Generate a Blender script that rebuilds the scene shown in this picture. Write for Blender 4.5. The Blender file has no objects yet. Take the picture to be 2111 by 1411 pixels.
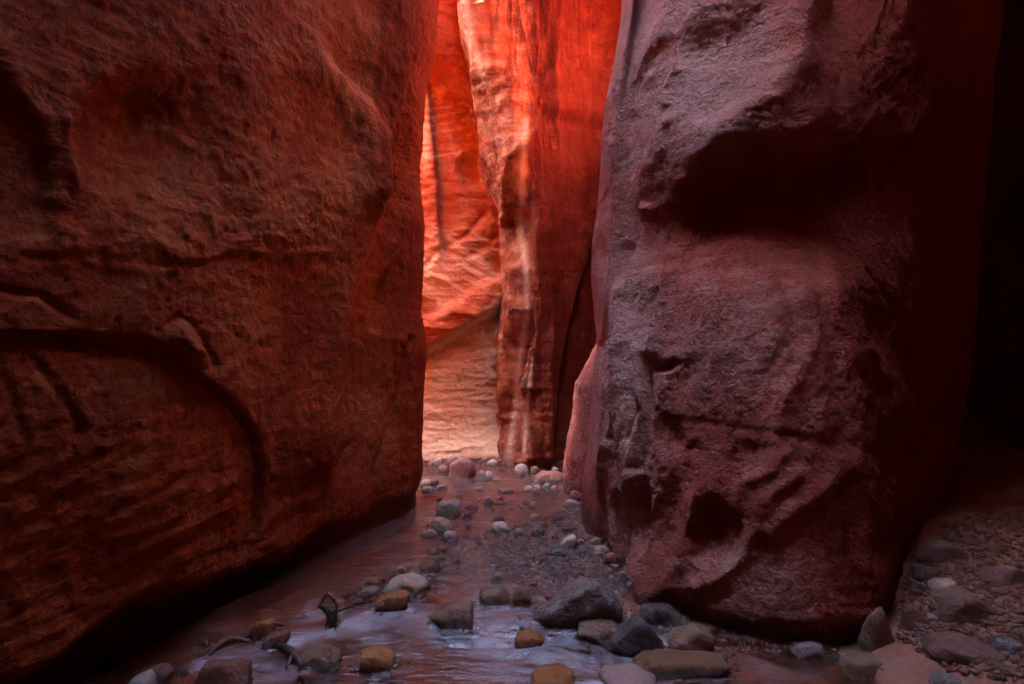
import bpy, bmesh, math, random
import numpy as np
from mathutils import Vector

random.seed(7)
RNG = np.random.RandomState(11)
S = bpy.context.scene
COL = S.collection

# ------------------------------------------------------------------ camera
F, CX, CY, CAMZ = 1172.0, 1055.5, 705.5, 1.40      # focal length in photo pixels, image centre, eye height
cam_d = bpy.data.cameras.new('camera')
cam = bpy.data.objects.new('camera', cam_d)
COL.objects.link(cam)
cam.location = (0, 0, CAMZ)
cam.rotation_euler = (math.radians(90), 0, 0)
cam_d.sensor_width = 36.0
cam_d.lens = 36.0 * F / 2111.0
cam_d.clip_start = 0.02
cam_d.clip_end = 3000
S.camera = cam

# ------------------------------------------------------------------ light
SUN_TO = Vector((0.70, -0.03, -0.50)).normalized()   # the way the sunlight travels
world = bpy.data.worlds.new('World')
S.world = world
world.use_nodes = True
wn = world.node_tree
wn.nodes.clear()
sky = wn.nodes.new('ShaderNodeTexSky')
sky.sky_type = 'NISHITA'
sky.sun_disc = False
sky.sun_elevation = math.asin(-SUN_TO.z)
sky.sun_rotation = math.atan2(-SUN_TO.x, -SUN_TO.y)
bg = wn.nodes.new('ShaderNodeBackground')
bg.inputs['Strength'].default_value = 0.15
wo = wn.nodes.new('ShaderNodeOutputWorld')
wn.links.new(sky.outputs[0], bg.inputs['Color'])
wn.links.new(bg.outputs[0], wo.inputs['Surface'])

sun_d = bpy.data.lights.new('sun', 'SUN')
sun_d.energy = 4.0
sun_d.angle = math.radians(0.5)
sun_d.color = (1.0, 0.93, 0.82)
sun = bpy.data.objects.new('sun', sun_d)
COL.objects.link(sun)
sun.location = (-8, -4, 20)
sun.rotation_euler = SUN_TO.to_track_quat('-Z', 'Y').to_euler()

S.view_settings.view_transform = 'Standard'
S.view_settings.look = 'None'
S.view_settings.exposure = 6.8
S.view_settings.gamma = 1.0
S.cycles.max_bounces = 12
S.cycles.diffuse_bounces = 6
S.cycles.glossy_bounces = 3
S.cycles.transparent_max_bounces = 12
S.cycles.sample_clamp_indirect = 3.0
S.cycles.caustics_reflective = False
S.cycles.caustics_refractive = False

# ------------------------------------------------------------------ numeric helpers
_perm = RNG.permutation(256)
_perm = np.concatenate([_perm, _perm]).astype(np.int32)
_grad = RNG.normal(size=(256, 3))
_grad = (_grad / np.linalg.norm(_grad, axis=1)[:, None]).astype(np.float32)


def perlin(P):
    P = np.asarray(P, np.float32)
    I = np.floor(P).astype(np.int32)
    f = P - I
    u = f * f * f * (f * (f * 6 - 15) + 10)
    I &= 255
    out = 0
    for dx in (0, 1):
        wx = u[:, 0] if dx else 1 - u[:, 0]
        a = _perm[(I[:, 0] + dx) & 255]
        for dy in (0, 1):
            wy = u[:, 1] if dy else 1 - u[:, 1]
            b = _perm[(a + I[:, 1] + dy) & 255]
            for dz in (0, 1):
                wz = u[:, 2] if dz else 1 - u[:, 2]
                g = _grad[_perm[(b + I[:, 2] + dz) & 255]]
                dot = g[:, 0] * (f[:, 0] - dx) + g[:, 1] * (f[:, 1] - dy) + g[:, 2] * (f[:, 2] - dz)
                out = out + wx * wy * wz * dot
    return out


def fbm(P, freq, octaves=4, gain=0.5, off=0.0):
    out, a = 0, 1.0
    for k in range(octaves):
        out = out + a * perlin(np.asarray(P) * freq + off + 17.3 * k)
        freq = np.asarray(freq) * 2.03
        a *= gain
    return out


def ridged(P, freq, octaves=4, gain=0.5, off=0.0):
    out, a = 0, 1.0
    for k in range(octaves):
        out = out + a * (1 - 2.2 * np.abs(perlin(np.asarray(P) * freq + off + 9.1 * k)))
        freq = np.asarray(freq) * 2.03
        a *= gain
    return out


def smooth(a, b, x):
    t = np.clip((np.asarray(x, float) - a) / (b - a), 0, 1)
    return t * t * (3 - 2 * t)


def project(P):
    d = np.maximum(P[:, 1], 0.25)
    return CX + P[:, 0] / d * F, CY - (P[:, 2] - CAMZ) / d * F


def polyd(x, y, pts):
    """distance to a polyline and the signed side (positive to the right of travel on the picture's y-down axes)"""
    best = np.full(x.shape, 1e9)
    sgn = np.ones(x.shape)
    for (x0, y0), (x1, y1) in zip(pts[:-1], pts[1:]):
        ex, ey = x1 - x0, y1 - y0
        t = np.clip(((x - x0) * ex + (y - y0) * ey) / (ex * ex + ey * ey), 0, 1)
        ddx, ddy = x - x0 - t * ex, y - y0 - t * ey
        d = np.hypot(ddx, ddy)
        m = d < best
        best = np.where(m, d, best)
        sgn = np.where(m, (ex * (y - y0) - ey * (x - x0)) / (math.hypot(ex, ey) * np.maximum(d, 1e-6)), sgn)
    return best, sgn


def groove(x, y, pts, w, a):
    d, _ = polyd(x, y, pts)
    return -a * np.exp(-(d / w) ** 2)


def ridge(x, y, pts, w, a):
    d, _ = polyd(x, y, pts)
    return a / (1 + (d / w) ** 2) * np.exp(-(d / (4 * w)) ** 2)


def step(x, y, pts, w, a, decay):
    """the side to the right of travel stands proud and the other is set back, both easing off over decay"""
    d, s = polyd(x, y, pts)
    return a * np.tanh(s * d / w) * np.exp(-(d / decay) ** 2)


def bowl(x, y, cx, cy, rx, ry, rot, a, p=1.2):
    c, s = math.cos(math.radians(rot)), math.sin(math.radians(rot))
    u = ((x - cx) * c + (y - cy) * s) / rx
    v = (-(x - cx) * s + (y - cy) * c) / ry
    return -a * np.clip(1 - u * u - v * v, 0, None) ** p


def blob(x, y, cx, cy, rx, ry, rot=0):
    return -bowl(x, y, cx, cy, rx, ry, rot, 1.0, 1.5)


def catmull(pts, counts):
    pts = np.array(pts, float)
    ext = np.vstack([2 * pts[0] - pts[1], pts, 2 * pts[-1] - pts[-2]])
    out = []
    for i, n in enumerate(counts):
        p0, p1, p2, p3 = ext[i], ext[i + 1], ext[i + 2], ext[i + 3]
        t = np.linspace(0, 1, n, endpoint=False)[:, None]
        out.append(0.5 * ((2 * p1) + (-p0 + p2) * t + (2 * p0 - 5 * p1 + 4 * p2 - p3) * t ** 2 + (-p0 + 3 * p1 - 3 * p2 + p3) * t ** 3))
    out.append(pts[-1:])
    return np.vstack(out)


# ------------------------------------------------------------------ object helpers
def mesh_from(name, V, Fc, smooth_shade=True):
    me = bpy.data.meshes.new(name)
    V = np.asarray(V, np.float32)
    Fc = np.asarray(Fc, np.int32)
    n = Fc.shape[1]
    me.vertices.add(len(V))
    me.vertices.foreach_set('co', V.ravel())
    me.loops.add(Fc.size)
    me.loops.foreach_set('vertex_index', Fc.ravel())
    me.polygons.add(len(Fc))
    me.polygons.foreach_set('loop_start', np.arange(0, Fc.size, n, dtype=np.int32))
    me.polygons.foreach_set('loop_total', np.full(len(Fc), n, np.int32))
    me.update(calc_edges=True)
    me.validate()
    if smooth_shade:
        me.polygons.foreach_set('use_smooth', np.ones(len(me.polygons), bool))
    return me


def add_attr(me, name, rgb):
    a = me.color_attributes.new(name, 'FLOAT_COLOR', 'POINT')
    c = np.ones((len(me.vertices), 4), np.float32)
    c[:, :rgb.shape[1]] = rgb
    a.data.foreach_set('color', c.ravel())


def link(name, me, mat=None, parent=None):
    o = bpy.data.objects.new(name, me)
    COL.objects.link(o)
    if mat is not None and not me.materials:
        me.materials.append(mat)
    if parent is not None:
        o.parent = parent
    return o


def tag(o, label=None, cat=None, group=None, kind=None):
    if label:
        o['label'] = label
    if cat:
        o['category'] = cat
    if group:
        o['group'] = group
    if kind:
        o['kind'] = kind
    return o


# ------------------------------------------------------------------ materials
class NT:
    def __init__(self, name):
        self.m = bpy.data.materials.new(name)
        self.m.use_nodes = True
        self.t = self.m.node_tree
        self.t.nodes.clear()

    def n(self, kind, **kw):
        nd = self.t.nodes.new('ShaderNode' + kind)
        for k, v in kw.items():
            if k.startswith('i_'):
                nd.inputs[k[2:].replace('_', ' ')].default_value = v
            else:
                setattr(nd, k, v)
        return nd

    def l(self, a, b):
        self.t.links.new(a, b)

    def coords(self, scale=(1, 1, 1), rot=(0, 0, 0)):
        tc = self.n('TexCoord')
        mp = self.n('Mapping')
        mp.inputs['Scale'].default_value = scale
        mp.inputs['Rotation'].default_value = rot
        self.l(tc.outputs['Object'], mp.inputs['Vector'])
        return mp.outputs[0]

    def noise(self, vec, scale, detail=4, rough=0.55, dist=0.0):
        nd = self.n('TexNoise')
        nd.inputs['Scale'].default_value = scale
        nd.inputs['Detail'].default_value = detail
        nd.inputs['Roughness'].default_value = rough
        nd.inputs['Distortion'].default_value = dist
        self.l(vec, nd.inputs['Vector'])
        return nd.outputs['Fac']

    def ramp(self, fac, stops):
        r = self.n('ValToRGB')
        e = r.color_ramp.elements
        while len(e) < len(stops):
            e.new(0.5)
        for el, (p, c) in zip(e, stops):
            el.position = p
            el.color = (*c, 1) if len(c) == 3 else c
        self.l(fac, r.inputs[0])
        return r.outputs[0]

    def rng(self, v, a, b, c=0.0, d=1.0):
        nd = self.n('MapRange')
        for k, x in zip(('From Min', 'From Max', 'To Min', 'To Max'), (a, b, c, d)):
            nd.inputs[k].default_value = x
        self.l(v, nd.inputs['Value'])
        return nd.outputs[0]

    def mix(self, fac, a, b, mode='MIX'):
        nd = self.n('MixRGB', blend_type=mode)
        for sock, v in ((nd.inputs[0], fac), (nd.inputs[1], a), (nd.inputs[2], b)):
            if isinstance(v, (int, float)):
                sock.default_value = v
            elif isinstance(v, tuple):
                sock.default_value = (*v, 1)
            else:
                self.l(v, sock)
        return nd.outputs[0]

    def math(self, op, a, b=0.0):
        nd = self.n('Math', operation=op)
        for sock, v in zip(nd.inputs, (a, b)):
            if isinstance(v, (int, float)):
                sock.default_value = v
            else:
                self.l(v, sock)
        return nd.outputs[0]

    def bump(self, height, dist, strength=1.0, prev=None):
        b = self.n('Bump')
        b.inputs['Strength'].default_value = strength
        b.inputs['Distance'].default_value = dist
        self.l(height, b.inputs['Height'])
        if prev is not None:
            self.l(prev, b.inputs['Normal'])
        return b.outputs[0]

    def out(self, col, rough, normal=None, spec=0.3, coat=0.0):
        p = self.n('BsdfPrincipled')
        if isinstance(col, tuple):
            p.inputs['Base Color'].default_value = (*col, 1)
        else:
            self.l(col, p.inputs['Base Color'])
        if isinstance(rough, (int, float)):
            p.inputs['Roughness'].default_value = rough
        else:
            self.l(rough, p.inputs['Roughness'])
        p.inputs['Specular IOR Level'].default_value = spec
        p.inputs['Coat Weight'].default_value = coat
        p.inputs['Coat Roughness'].default_value = 0.12
        if normal is not None:
            self.l(normal, p.inputs['Normal'])
        o = self.n('OutputMaterial')
        self.l(p.outputs[0], o.inputs['Surface'])
        return self.m


def rock_material(name, main, varnish_shade, pale, pits=0.006, pit_scale=38, strata=18, strata_amt=0.35, tilt=(0.12, 0.05, 0), streak=0.5, fine=0.0025):
    """sandstone: the tint attribute carries pale mineral and painted rim light (r), varnished rock and painted shade (g) and wet tide mark (b) painted by place"""
    t = NT(name)
    w = t.coords()
    at = t.n('Attribute', attribute_name='tint')
    sep = t.n('SeparateColor')
    t.l(at.outputs['Color'], sep.inputs[0])
    n1 = t.noise(w, 1.6, 9, 0.6, 0.6)
    n2 = t.noise(w, 7.0, 8, 0.65, 0.4)
    n3 = t.noise(w, 55.0, 5, 0.7)
    st = t.noise(t.coords((5.0, 5.0, 0.35)), 1.4, 8, 0.6, 0.5)
    lay_v = t.coords((0.9, 0.9, 1.0), tilt)
    wv = t.n('TexWave', wave_type='BANDS', bands_direction='Z', wave_profile='SIN')
    for k, v in (('Scale', strata / 6.28), ('Distortion', 5.0), ('Detail', 5.0), ('Detail Scale', 1.2), ('Detail Roughness', 0.6)):
        wv.inputs[k].default_value = v
    t.l(lay_v, wv.inputs['Vector'])
    fin = t.noise(t.coords((1.5, 1.5, 55.0), tilt), 1.0, 3, 0.6, 0.3)
    c = t.mix(t.rng(n1, 0.38, 0.66), main, varnish_shade)
    c = t.mix(t.math('MULTIPLY', t.rng(n2, 0.45, 0.7), 0.45), c, pale)
    c = t.mix(t.math('MULTIPLY', t.rng(st, 0.48, 0.68), streak), c, varnish_shade)
    c = t.mix(t.math('MULTIPLY', t.rng(wv.outputs['Fac'], 0.2, 0.9), strata_amt), c, varnish_shade)
    c = t.mix(t.math('MULTIPLY', sep.outputs[0], t.rng(n2, 0.2, 0.55, 0.55, 1.0)), c, pale)
    c = t.mix(t.math('MULTIPLY', sep.outputs[1], t.rng(n2, 0.25, 0.6, 0.6, 1.0)), c, varnish_shade)
    c = t.mix(0.35, c, t.ramp(n3, [(0.3, (0.25, 0.25, 0.25)), (0.7, (0.75, 0.75, 0.75))]), 'OVERLAY')
    c = t.mix(t.math('MULTIPLY', sep.outputs[2], 0.65), c, (0.03, 0.016, 0.012))
    vo = t.n('TexVoronoi', feature='SMOOTH_F1')
    vo.inputs['Scale'].default_value = pit_scale
    vo.inputs['Smoothness'].default_value = 0.4
    t.l(t.mix(0.06, w, n2, 'ADD'), vo.inputs['Vector'])
    pit = t.rng(vo.outputs['Distance'], 0.0, 0.5)
    patch = t.rng(n1, 0.35, 0.6)
    pit = t.math('MULTIPLY', pit, patch)
    b = t.bump(n2, 0.03, 0.5)
    b = t.bump(pit, pits, 0.9, b)
    b = t.bump(fin, 0.007, 0.8, b)
    b = t.bump(t.noise(w, 24.0, 7, 0.75, 0.3), 0.022, 1.0, b)
    b = t.bump(n3, fine, 1.0, b)
    rough = t.rng(sep.outputs[2], 0, 1, 0.92, 0.4)
    return t.out(c, rough, b, 0.10)


def stone_material(name, a, b_, wet=0.2, scale=9, spots=None, silt=(0.12, 0.5)):
    t = NT(name)
    w = t.coords()
    n1 = t.noise(w, scale, 8, 0.65, 0.5)
    n2 = t.noise(w, scale * 7, 6, 0.7)
    c = t.mix(t.rng(n1, 0.35, 0.65), a, b_)
    if spots:
        c = t.mix(t.math('MULTIPLY', t.rng(n2, 0.52, 0.66), 0.7), c, spots)
    c = t.mix(t.rng(t.noise(w, 3.0, 5, 0.7, 1.0), 0.35, 0.7, silt[0], silt[1]), c, (0.27, 0.095, 0.05))
    c = t.mix(0.3, c, t.ramp(n2, [(0.3, (0.2, 0.2, 0.2)), (0.7, (0.8, 0.8, 0.8))]), 'OVERLAY')
    sp_ = t.n('SeparateXYZ')
    t.l(w, sp_.inputs[0])
    soak = t.rng(t.math('ADD', sp_.outputs[2], t.math('MULTIPLY', n1, 0.06)), 0.045, 0.085, 1.0, 0.0)
    c = t.mix(t.math('MULTIPLY', soak, 0.6), c, (0.035, 0.018, 0.012))
    wet = t.rng(soak, 0.0, 1.0, wet, 0.12)
    nb = t.bump(n1, 0.035, 0.9)
    nb = t.bump(t.noise(w, scale * 2.6, 7, 0.7, 0.6), 0.022, 1.0, nb)
    nb = t.bump(n2, 0.004, 0.9, nb)
    return t.out(c, wet, nb, 0.5)


M = {}
M['wall'] = rock_material('sandstone_left', (0.37, 0.068, 0.016), (0.17, 0.019, 0.005), (0.44, 0.14, 0.05))
M['butt'] = rock_material('sandstone_buttress', (0.36, 0.078, 0.052), (0.16, 0.020, 0.010), (0.40, 0.20, 0.16), pits=0.018, pit_scale=42, strata_amt=0.25, streak=0.25)
M['far'] = rock_material('sandstone_far', (0.50, 0.15, 0.055), (0.34, 0.055, 0.018), (0.72, 0.47, 0.26), pits=0.012, pit_scale=16, strata=14, strata_amt=0.35, tilt=(0.05, 0.16, 0))
M['pillar'] = rock_material('sandstone_pillar', (0.42, 0.095, 0.033), (0.085, 0.007, 0.0025), (0.52, 0.28, 0.18), strata=10, strata_amt=0.3, streak=0.7)  # second tone deepened for the painted shade of its front
M['dark'] = rock_material('sandstone_upper', (0.24, 0.06, 0.025), (0.13, 0.03, 0.012), (0.3, 0.12, 0.06))

# ------------------------------------------------------------------ walls
ZS_HI = 4.7


def zsamples(z0, zmid, ztop, n_hi, n_lo):
    return np.concatenate([np.linspace(z0, zmid, n_hi, endpoint=False), np.linspace(zmid, ztop, n_lo)])


def wall(name, path, counts, zs, mat, shape, tint=None, flip=False, label=None, thick=None):
    """a rock face: a plan path swept up through zs, pushed in and out along its own normal by shape()"""
    p = catmull(path, counts)
    tg = np.gradient(p, axis=0)
    tg /= np.linalg.norm(tg, axis=1)[:, None] + 1e-9
    nrm = np.stack([tg[:, 1], -tg[:, 0]], 1)          # right of travel
    if flip:
        nrm = -nrm
    ns, nz = len(p), len(zs)
    X = np.repeat(p[:, None, :], nz, 1)
    Z = np.repeat(zs[None, :], ns, 0)
    P = np.stack([X[..., 0].ravel(), X[..., 1].ravel(), Z.ravel()], 1)
    N = np.repeat(nrm[:, None, :], nz, 1).reshape(-1, 2)
    u = np.repeat(np.linspace(0, 1, ns)[:, None], nz, 1).ravel()
    P = shape(P, N, u)
    idx = np.arange(ns * nz).reshape(ns, nz)
    Fc = np.stack([idx[:-1, :-1], idx[1:, :-1], idx[1:, 1:], idx[:-1, 1:]], -1).reshape(-1, 4)
    me = mesh_from(name, P, Fc)
    px, py = project(P)
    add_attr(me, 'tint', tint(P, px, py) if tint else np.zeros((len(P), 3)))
    o = link(name, me, mat)
    tag(o, label, 'canyon wall', kind='structure')
    return o


def outline_shift(table, depth):
    """a photo outline (px, py) at a depth becomes x as a function of z"""
    t = np.array(table, float)
    z = CAMZ - (t[:, 1] - CY) / F * depth
    x = (t[:, 0] - CX) / F * depth
    o = np.argsort(z)
    return z[o], x[o]


def push(P, N, f):
    P = P.copy()
    P[:, 0] += N[:, 0] * f
    P[:, 1] += N[:, 1] * f
    return P


# ---- the big wall on the left
lo_z, lo_x = outline_shift([(898, 0), (895, 90), (890, 140), (880, 210), (873, 330), (877, 450), (868, 560), (864, 640), (876, 700), (866, 770), (862, 900), (866, 1042)], 4.9)


def left_shape(P, N, u):
    z = P[:, 2]
    wob = fbm(P, 2.2, 3)
    near = smooth(3.2, 4.7, P[:, 1]) * (P[:, 0] < 0)
    dx = np.interp(z, lo_z, lo_x) - (-0.80)
    P = P.copy()
    P[:, 0] += near * (dx + 0.025 * fbm(P, (0.5, 0.5, 2.2), 3, off=19))
    x, y = project(P)
    x = x + 9 * wob + 5 * fbm(P, 7.0, 2)
    y = y + 9 * fbm(P, 2.2, 3, off=40) + 5 * fbm(P, 7.0, 2, off=11)
    f = 0.10 * fbm(P, 0.55, 3, off=5) + 0.022 * fbm(P, (2.0, 2.0, 1.3), 4)
    f = f - (0.05 + 0.24 * smooth(4.0, 3.0, P[:, 1])) * smooth(0.24, 0.02, z + 0.16 * fbm(P, (1.6, 1.6, 0.5), 4, off=61)) + 0.03 * smooth(0.2, 0.9, z) - 0.02
    # fracture that loops round the lower slab
    crack = [(-60, 690), (120, 693), (230, 698), (300, 712), (350, 742), (390, 785), (440, 815), (480, 845), (512, 890), (527, 950), (533, 1020), (528, 1100)]
    f = f + groove(x, y, crack, 5, 0.045) - step(x, y, crack, 9, 0.022, 110)
    f = f + groove(x, y, [(-60, 705), (120, 708), (260, 716), (330, 745)], 10, 0.035)
    f = f + groove(x, y, [(330, 668), (355, 656), (380, 668), (402, 705), (420, 760)], 8, 0.022) + ridge(x, y, [(345, 690), (380, 730)], 22, 0.04)
    f = f + groove(x, y, [(60, 735), (100, 790), (140, 860), (150, 890)], 13, 0.018)
    f = f + groove(x, y, [(-10, 600), (80, 612), (140, 655)], 10, 0.02)
    f = f + groove(x, y, [(-10, 750), (20, 830), (40, 900)], 12, 0.010)
    # wide hollow with a rim on its left, lobe at the frame edge
    f = f + bowl(x, y, 330, 270, 230, 150, -8, 0.055, 1.6) + bowl(x, y, 250, 235, 120, 70, -5, 0.03, 1.5)
    f = f + ridge(x, y, [(136, 250), (134, 310), (150, 380)], 14, 0.03)
    f = f - step(x, y, [(0, 170), (40, 210), (75, 260), (95, 320), (100, 390)], 12, 0.03, 110)
    f = f + bowl(x, y, 650, 240, 130, 150, 30, 0.04, 1.4)
    # rough ledge half way up
    led = [(60, 535), (200, 530), (300, 545), (390, 545), (480, 530), (600, 545), (700, 535)]
    f = f + groove(x, y, led, 10, 0.010) - step(x, y, led, 20, 0.007, 90)
    rough = np.exp(-((y - 500) / 90) ** 2) * smooth(760, 650, x)
    f = f + 0.012 * rough * ridged(P, (5, 5, 7), 5)
    # bulge whose right edge turns back to the ribbed strip
    edge = [(690, 150), (745, 215), (772, 290), (770, 380), (764, 460), (745, 540), (725, 640), (712, 740), (700, 830), (690, 930)]
    f = f - step(x, y, edge[::-1], 14, 0.06, 70)
    fold = [(830, -80), (828, 60), (824, 140), (806, 250), (786, 330), (772, 390)]
    f = f + step(x, y, fold, 6, 0.12, 70)
    f = f + groove(x, y, [(800, 560), (780, 620), (760, 700)], 7, 0.03) + ridge(x, y, [(812, 500), (795, 560)], 8, 0.02)
    f = f + groove(x, y, [(850, 700), (815, 780), (800, 880), (775, 980)], 8, 0.03)
    f = f + ridge(x, y, [(800, 780), (792, 900), (790, 1020)], 14, 0.025)
    f = f + 0.002 * np.sin((-x * 0.5 + y * 0.85 + 14 * fbm(P, 2.5, 2)) * 0.5) * smooth(785, 805, x) * smooth(480, 400, y) * smooth(200, 330, y)
    # slanting beds near the water
    f = f + 0.008 * ridged(np.stack([(x * 0.42 + y * 0.9) / 60, x / 500, z * 0], 1), 1.0, 3) * smooth(850, 1000, y)
    f = f + 0.007 * ridged(P, (7, 7, 2.6), 4) + 0.009 * fbm(P, 16, 5, 0.6) - 0.010 * np.clip(fbm(P, (22, 22, 12), 3, off=5) - 0.25, 0, 1) * 3 * smooth(-0.1, 0.25, fbm(P, 1.5, 2, off=77))
    # above the frame the wall leans back, and only closes in towards the viewer
    f = f - 0.40 * np.clip(z - 4.4, 0, None) * smooth(1.4, 2.4, P[:, 1]) * smooth(5.0, 4.4, P[:, 1]) + 0.35 * np.clip(z - 4.0, 0, None) * smooth(1.9, 1.2, P[:, 1])
    return push(P, N, f)


def left_tint(P, px, py):
    pale = 0.5 * blob(px, py, 690, 500, 120, 200) + 0.5 * blob(px, py, 760, 850, 90, 200) + 0.4 * blob(px, py, 450, 420, 260, 150) + 0.5 * blob(px, py, 720, 120, 110, 180)
    var_shade = 0.9 * blob(px, py, 640, 660, 110, 120) + 0.8 * smooth(772, 790, px + 14 * fbm(P, 3, 3)) * smooth(900, 650, py) + 0.7 * smooth(0.75, 0.3, P[:, 2]) * (0.5 + fbm(P, 3, 3))
    wet = smooth(0.22, 0.02, P[:, 2] + 0.12 * fbm(P, 3, 3))
    return np.clip(np.stack([pale, var_shade, wet], 1), 0, 1)


wall('canyon_wall_left',
     [(-3.6, -4.0), (-3.0, -1.0), (-2.55, 0.6), (-2.10, 1.6), (-1.78, 2.3), (-1.48, 2.95), (-1.26, 3.6), (-1.00, 4.3), (-0.82, 4.75), (-0.84, 5.1), (-1.2, 5.3), (-2.2, 5.1), (-3.6, 4.5), (-5.6, 3.8)],
     [8, 14, 45, 85, 85, 85, 85, 70, 50, 30, 16, 8, 8], zsamples(-0.5, ZS_HI, 8.4, 560, 40), M['wall'], left_shape, left_tint,
     label='broad dark red sandstone wall with a looping crack, filling the left half')

# ---- the fluted buttress on the right
bl_z, bl_x = outline_shift([(1288, -60), (1284, 0), (1262, 130), (1246, 250), (1236, 380), (1222, 480), (1222, 560), (1231, 640), (1242, 700), (1235, 760), (1225, 870), (1214, 950), (1205, 1010), (1200, 1085)], 4.35)
br_z, br_x = outline_shift([(2062, 0), (2045, 150), (2015, 480), (1995, 700), (1965, 900), (1945, 1050)], 4.75)


def butt_shape(P, N, u):
    z = P[:, 2]
    P = P.copy()
    lw = smooth(3.2, 4.2, P[:, 1]) * smooth(1.6, 0.9, P[:, 0])
    P[:, 0] += lw * (np.interp(z, bl_z, bl_x) - 0.535)
    rw = smooth(3.3, 4.7, P[:, 1]) * smooth(2.0, 3.2, P[:, 0])
    P[:, 0] += rw * (np.interp(z, br_z, br_x) - 3.60)
    # the front leans back, so that its lower half stands out into the light
    lean = 0.27 * np.clip(z - 0.05, 0, 4.5) * (1 - 0.85 * lw) * smooth(2.6, 1.6, P[:, 0])
    P[:, 0] += 0.25 * lean
    P[:, 1] += 0.97 * lean
    x, y = project(P)
    x0, y0 = x, y
    x = x + 55 * fbm(P, 1.3, 3, off=35) + 11 * fbm(P, 2.6, 3, off=3) + 6 * fbm(P, 9.0, 3)
    y = y + 45 * fbm(P, 1.3, 3, off=73) + 11 * fbm(P, 2.6, 3, off=60) + 6 * fbm(P, 9.0, 3, off=31)
    front = smooth(1880, 1720, x)
    f = 0.05 * fbm(P, 0.7, 3, off=21) + 0.010 * fbm(P, (2.2, 2.2, 0.8), 3, off=2)
    # vertical profile: bulging foot, hollow behind the brow, flank leaning back above it
    prof = np.interp(z, [-0.5, 0.05, 0.35, 0.9, 1.35, 1.75, 2.05, 2.35, 2.55, 3.1, 4.5, 6.0, 10.0],
                     [0.06, 0.06, 0.06, 0.07, 0.08, 0.02, -0.03, 0.0, 0.05, 0.08, 0.0, 0.0, 0.0])
    f = f + prof * front * smooth(1190, 1330, x)
    brow = [(1330, 410), (1370, 365), (1420, 328), (1500, 305), (1570, 290), (1650, 275)]
    f = f + bowl(x, y, 1600, 425, 430, 210, -6, 0.20, 2.0) + ridge(x, y, brow, 34, 0.06)
    f = f + bowl(x, y, 1430, 470, 130, 120, -30, 0.06, 1.8)
    f = f + bowl(x, y, 1336, 225, 44, 160, 22, 0.14, 1.1) + bowl(x, y, 1490, 130, 120, 170, 24, 0.16, 1.8)
    f = f + ridge(x, y, [(1650, -60), (1610, 70), (1585, 140), (1555, 215), (1500, 280)], 42, 0.07)
    f = f + ridge(x, y, [(1420, -40), (1340, 110), (1285, 210), (1262, 290)], 18, 0.06)
    f = f + ridge(x, y, [(1395, 170), (1380, 250), (1345, 330), (1310, 400)], 12, 0.06)
    f = f + groove(x, y, [(1300, 240), (1275, 330), (1262, 420)], 9, 0.05)
    # flutes of the narrow left face
    xs = x0 + 9 * fbm(P, 2.6, 3, off=3)
    ys = y0 + 9 * fbm(P, 2.6, 3, off=60)
    f = f + bowl(xs, ys, 1243, 532, 22, 44, 4, 0.07, 1.2) + bowl(xs, ys, 1292, 540, 26, 46, -6, 0.08, 1.2)
    for pts in ([(1265, 300), (1270, 470), (1266, 600), (1250, 700)], [(1330, 430), (1318, 560), (1325, 700), (1300, 850), (1270, 960)],
                [(1352, 560), (1362, 700), (1360, 850), (1338, 990), (1328, 1080), (1330, 1150), (1362, 1240)],
                [(1390, 560), (1385, 640), (1380, 720)], [(1290, 600), (1285, 740), (1262, 900), (1240, 1010)]):
        f = f + ridge(xs, ys, pts, 9, 0.075)
    for pts in ([(1305, 620), (1305, 760), (1290, 900)], [(1342, 600), (1345, 760), (1330, 900)], [(1375, 600), (1372, 800), (1350, 960)]):
        f = f + groove(xs, ys, pts, 10, 0.045)
    fl = smooth(1205, 1230, x0) * smooth(1420, 1380, x0) * smooth(420, 560, y0) * smooth(1120, 950, y0)
    f = f + 0.026 * fl * ridged(np.stack([xs / 42, ys / 420, 0 * x], 1), 1.0, 3)
    fl2 = smooth(1360, 1420, x0) * smooth(1720, 1660, x0) * smooth(500, 620, y0) * smooth(1050, 780, y0)
    f = f + 0.018 * fl2 * ridged(np.stack([(x + 0.25 * y) / 95, y / 420, 0 * x + 5], 1), 1.0, 2)
    # scalloped alcoves at the foot of the flutes
    f = f + bowl(xs, ys, 1236, 1075, 30, 95, 3, 0.08, 0.8) + bowl(xs, ys, 1300, 1105, 33, 100, -3, 0.09, 0.8) + bowl(xs, ys, 1346, 1060, 22, 90, 6, 0.08, 0.9)
    # top of the lower bulge: wave-like ribs
    for k, bx in enumerate((1395, 1450, 1520, 1580, 1650)):
        f = f + ridge(x, y, [(bx + 30, 520), (bx + 5, 640), (bx - 25, 760), (bx - 60, 900), (bx - 90, 1040)], 24, 0.022)
    f = f + bowl(x, y, 1620, 720, 70, 110, 10, 0.03, 2.0)
    f = f + bowl(x, y, 1413, 766, 24, 15, 0, 0.05, 1.2) + bowl(x, y, 1405, 895, 44, 50, 0, 0.045, 1.6) + bowl(x, y, 1474, 1080, 58, 78, 14, 0.09, 1.3)
    f = f + bowl(x, y, 1390, 1040, 30, 90, 12, 0.04, 1.4) + bowl(x, y, 1470, 930, 34, 30, 0, 0.015, 1.8) + bowl(x, y, 1560, 930, 50, 34, -20, 0.02, 1.8)
    crease = [(1350, 845), (1450, 868), (1560, 885), (1640, 898), (1730, 905)]
    f = f + groove(x, y, crease, 9, 0.008) - step(x, y, crease, 26, 0.004, 80)
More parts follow.
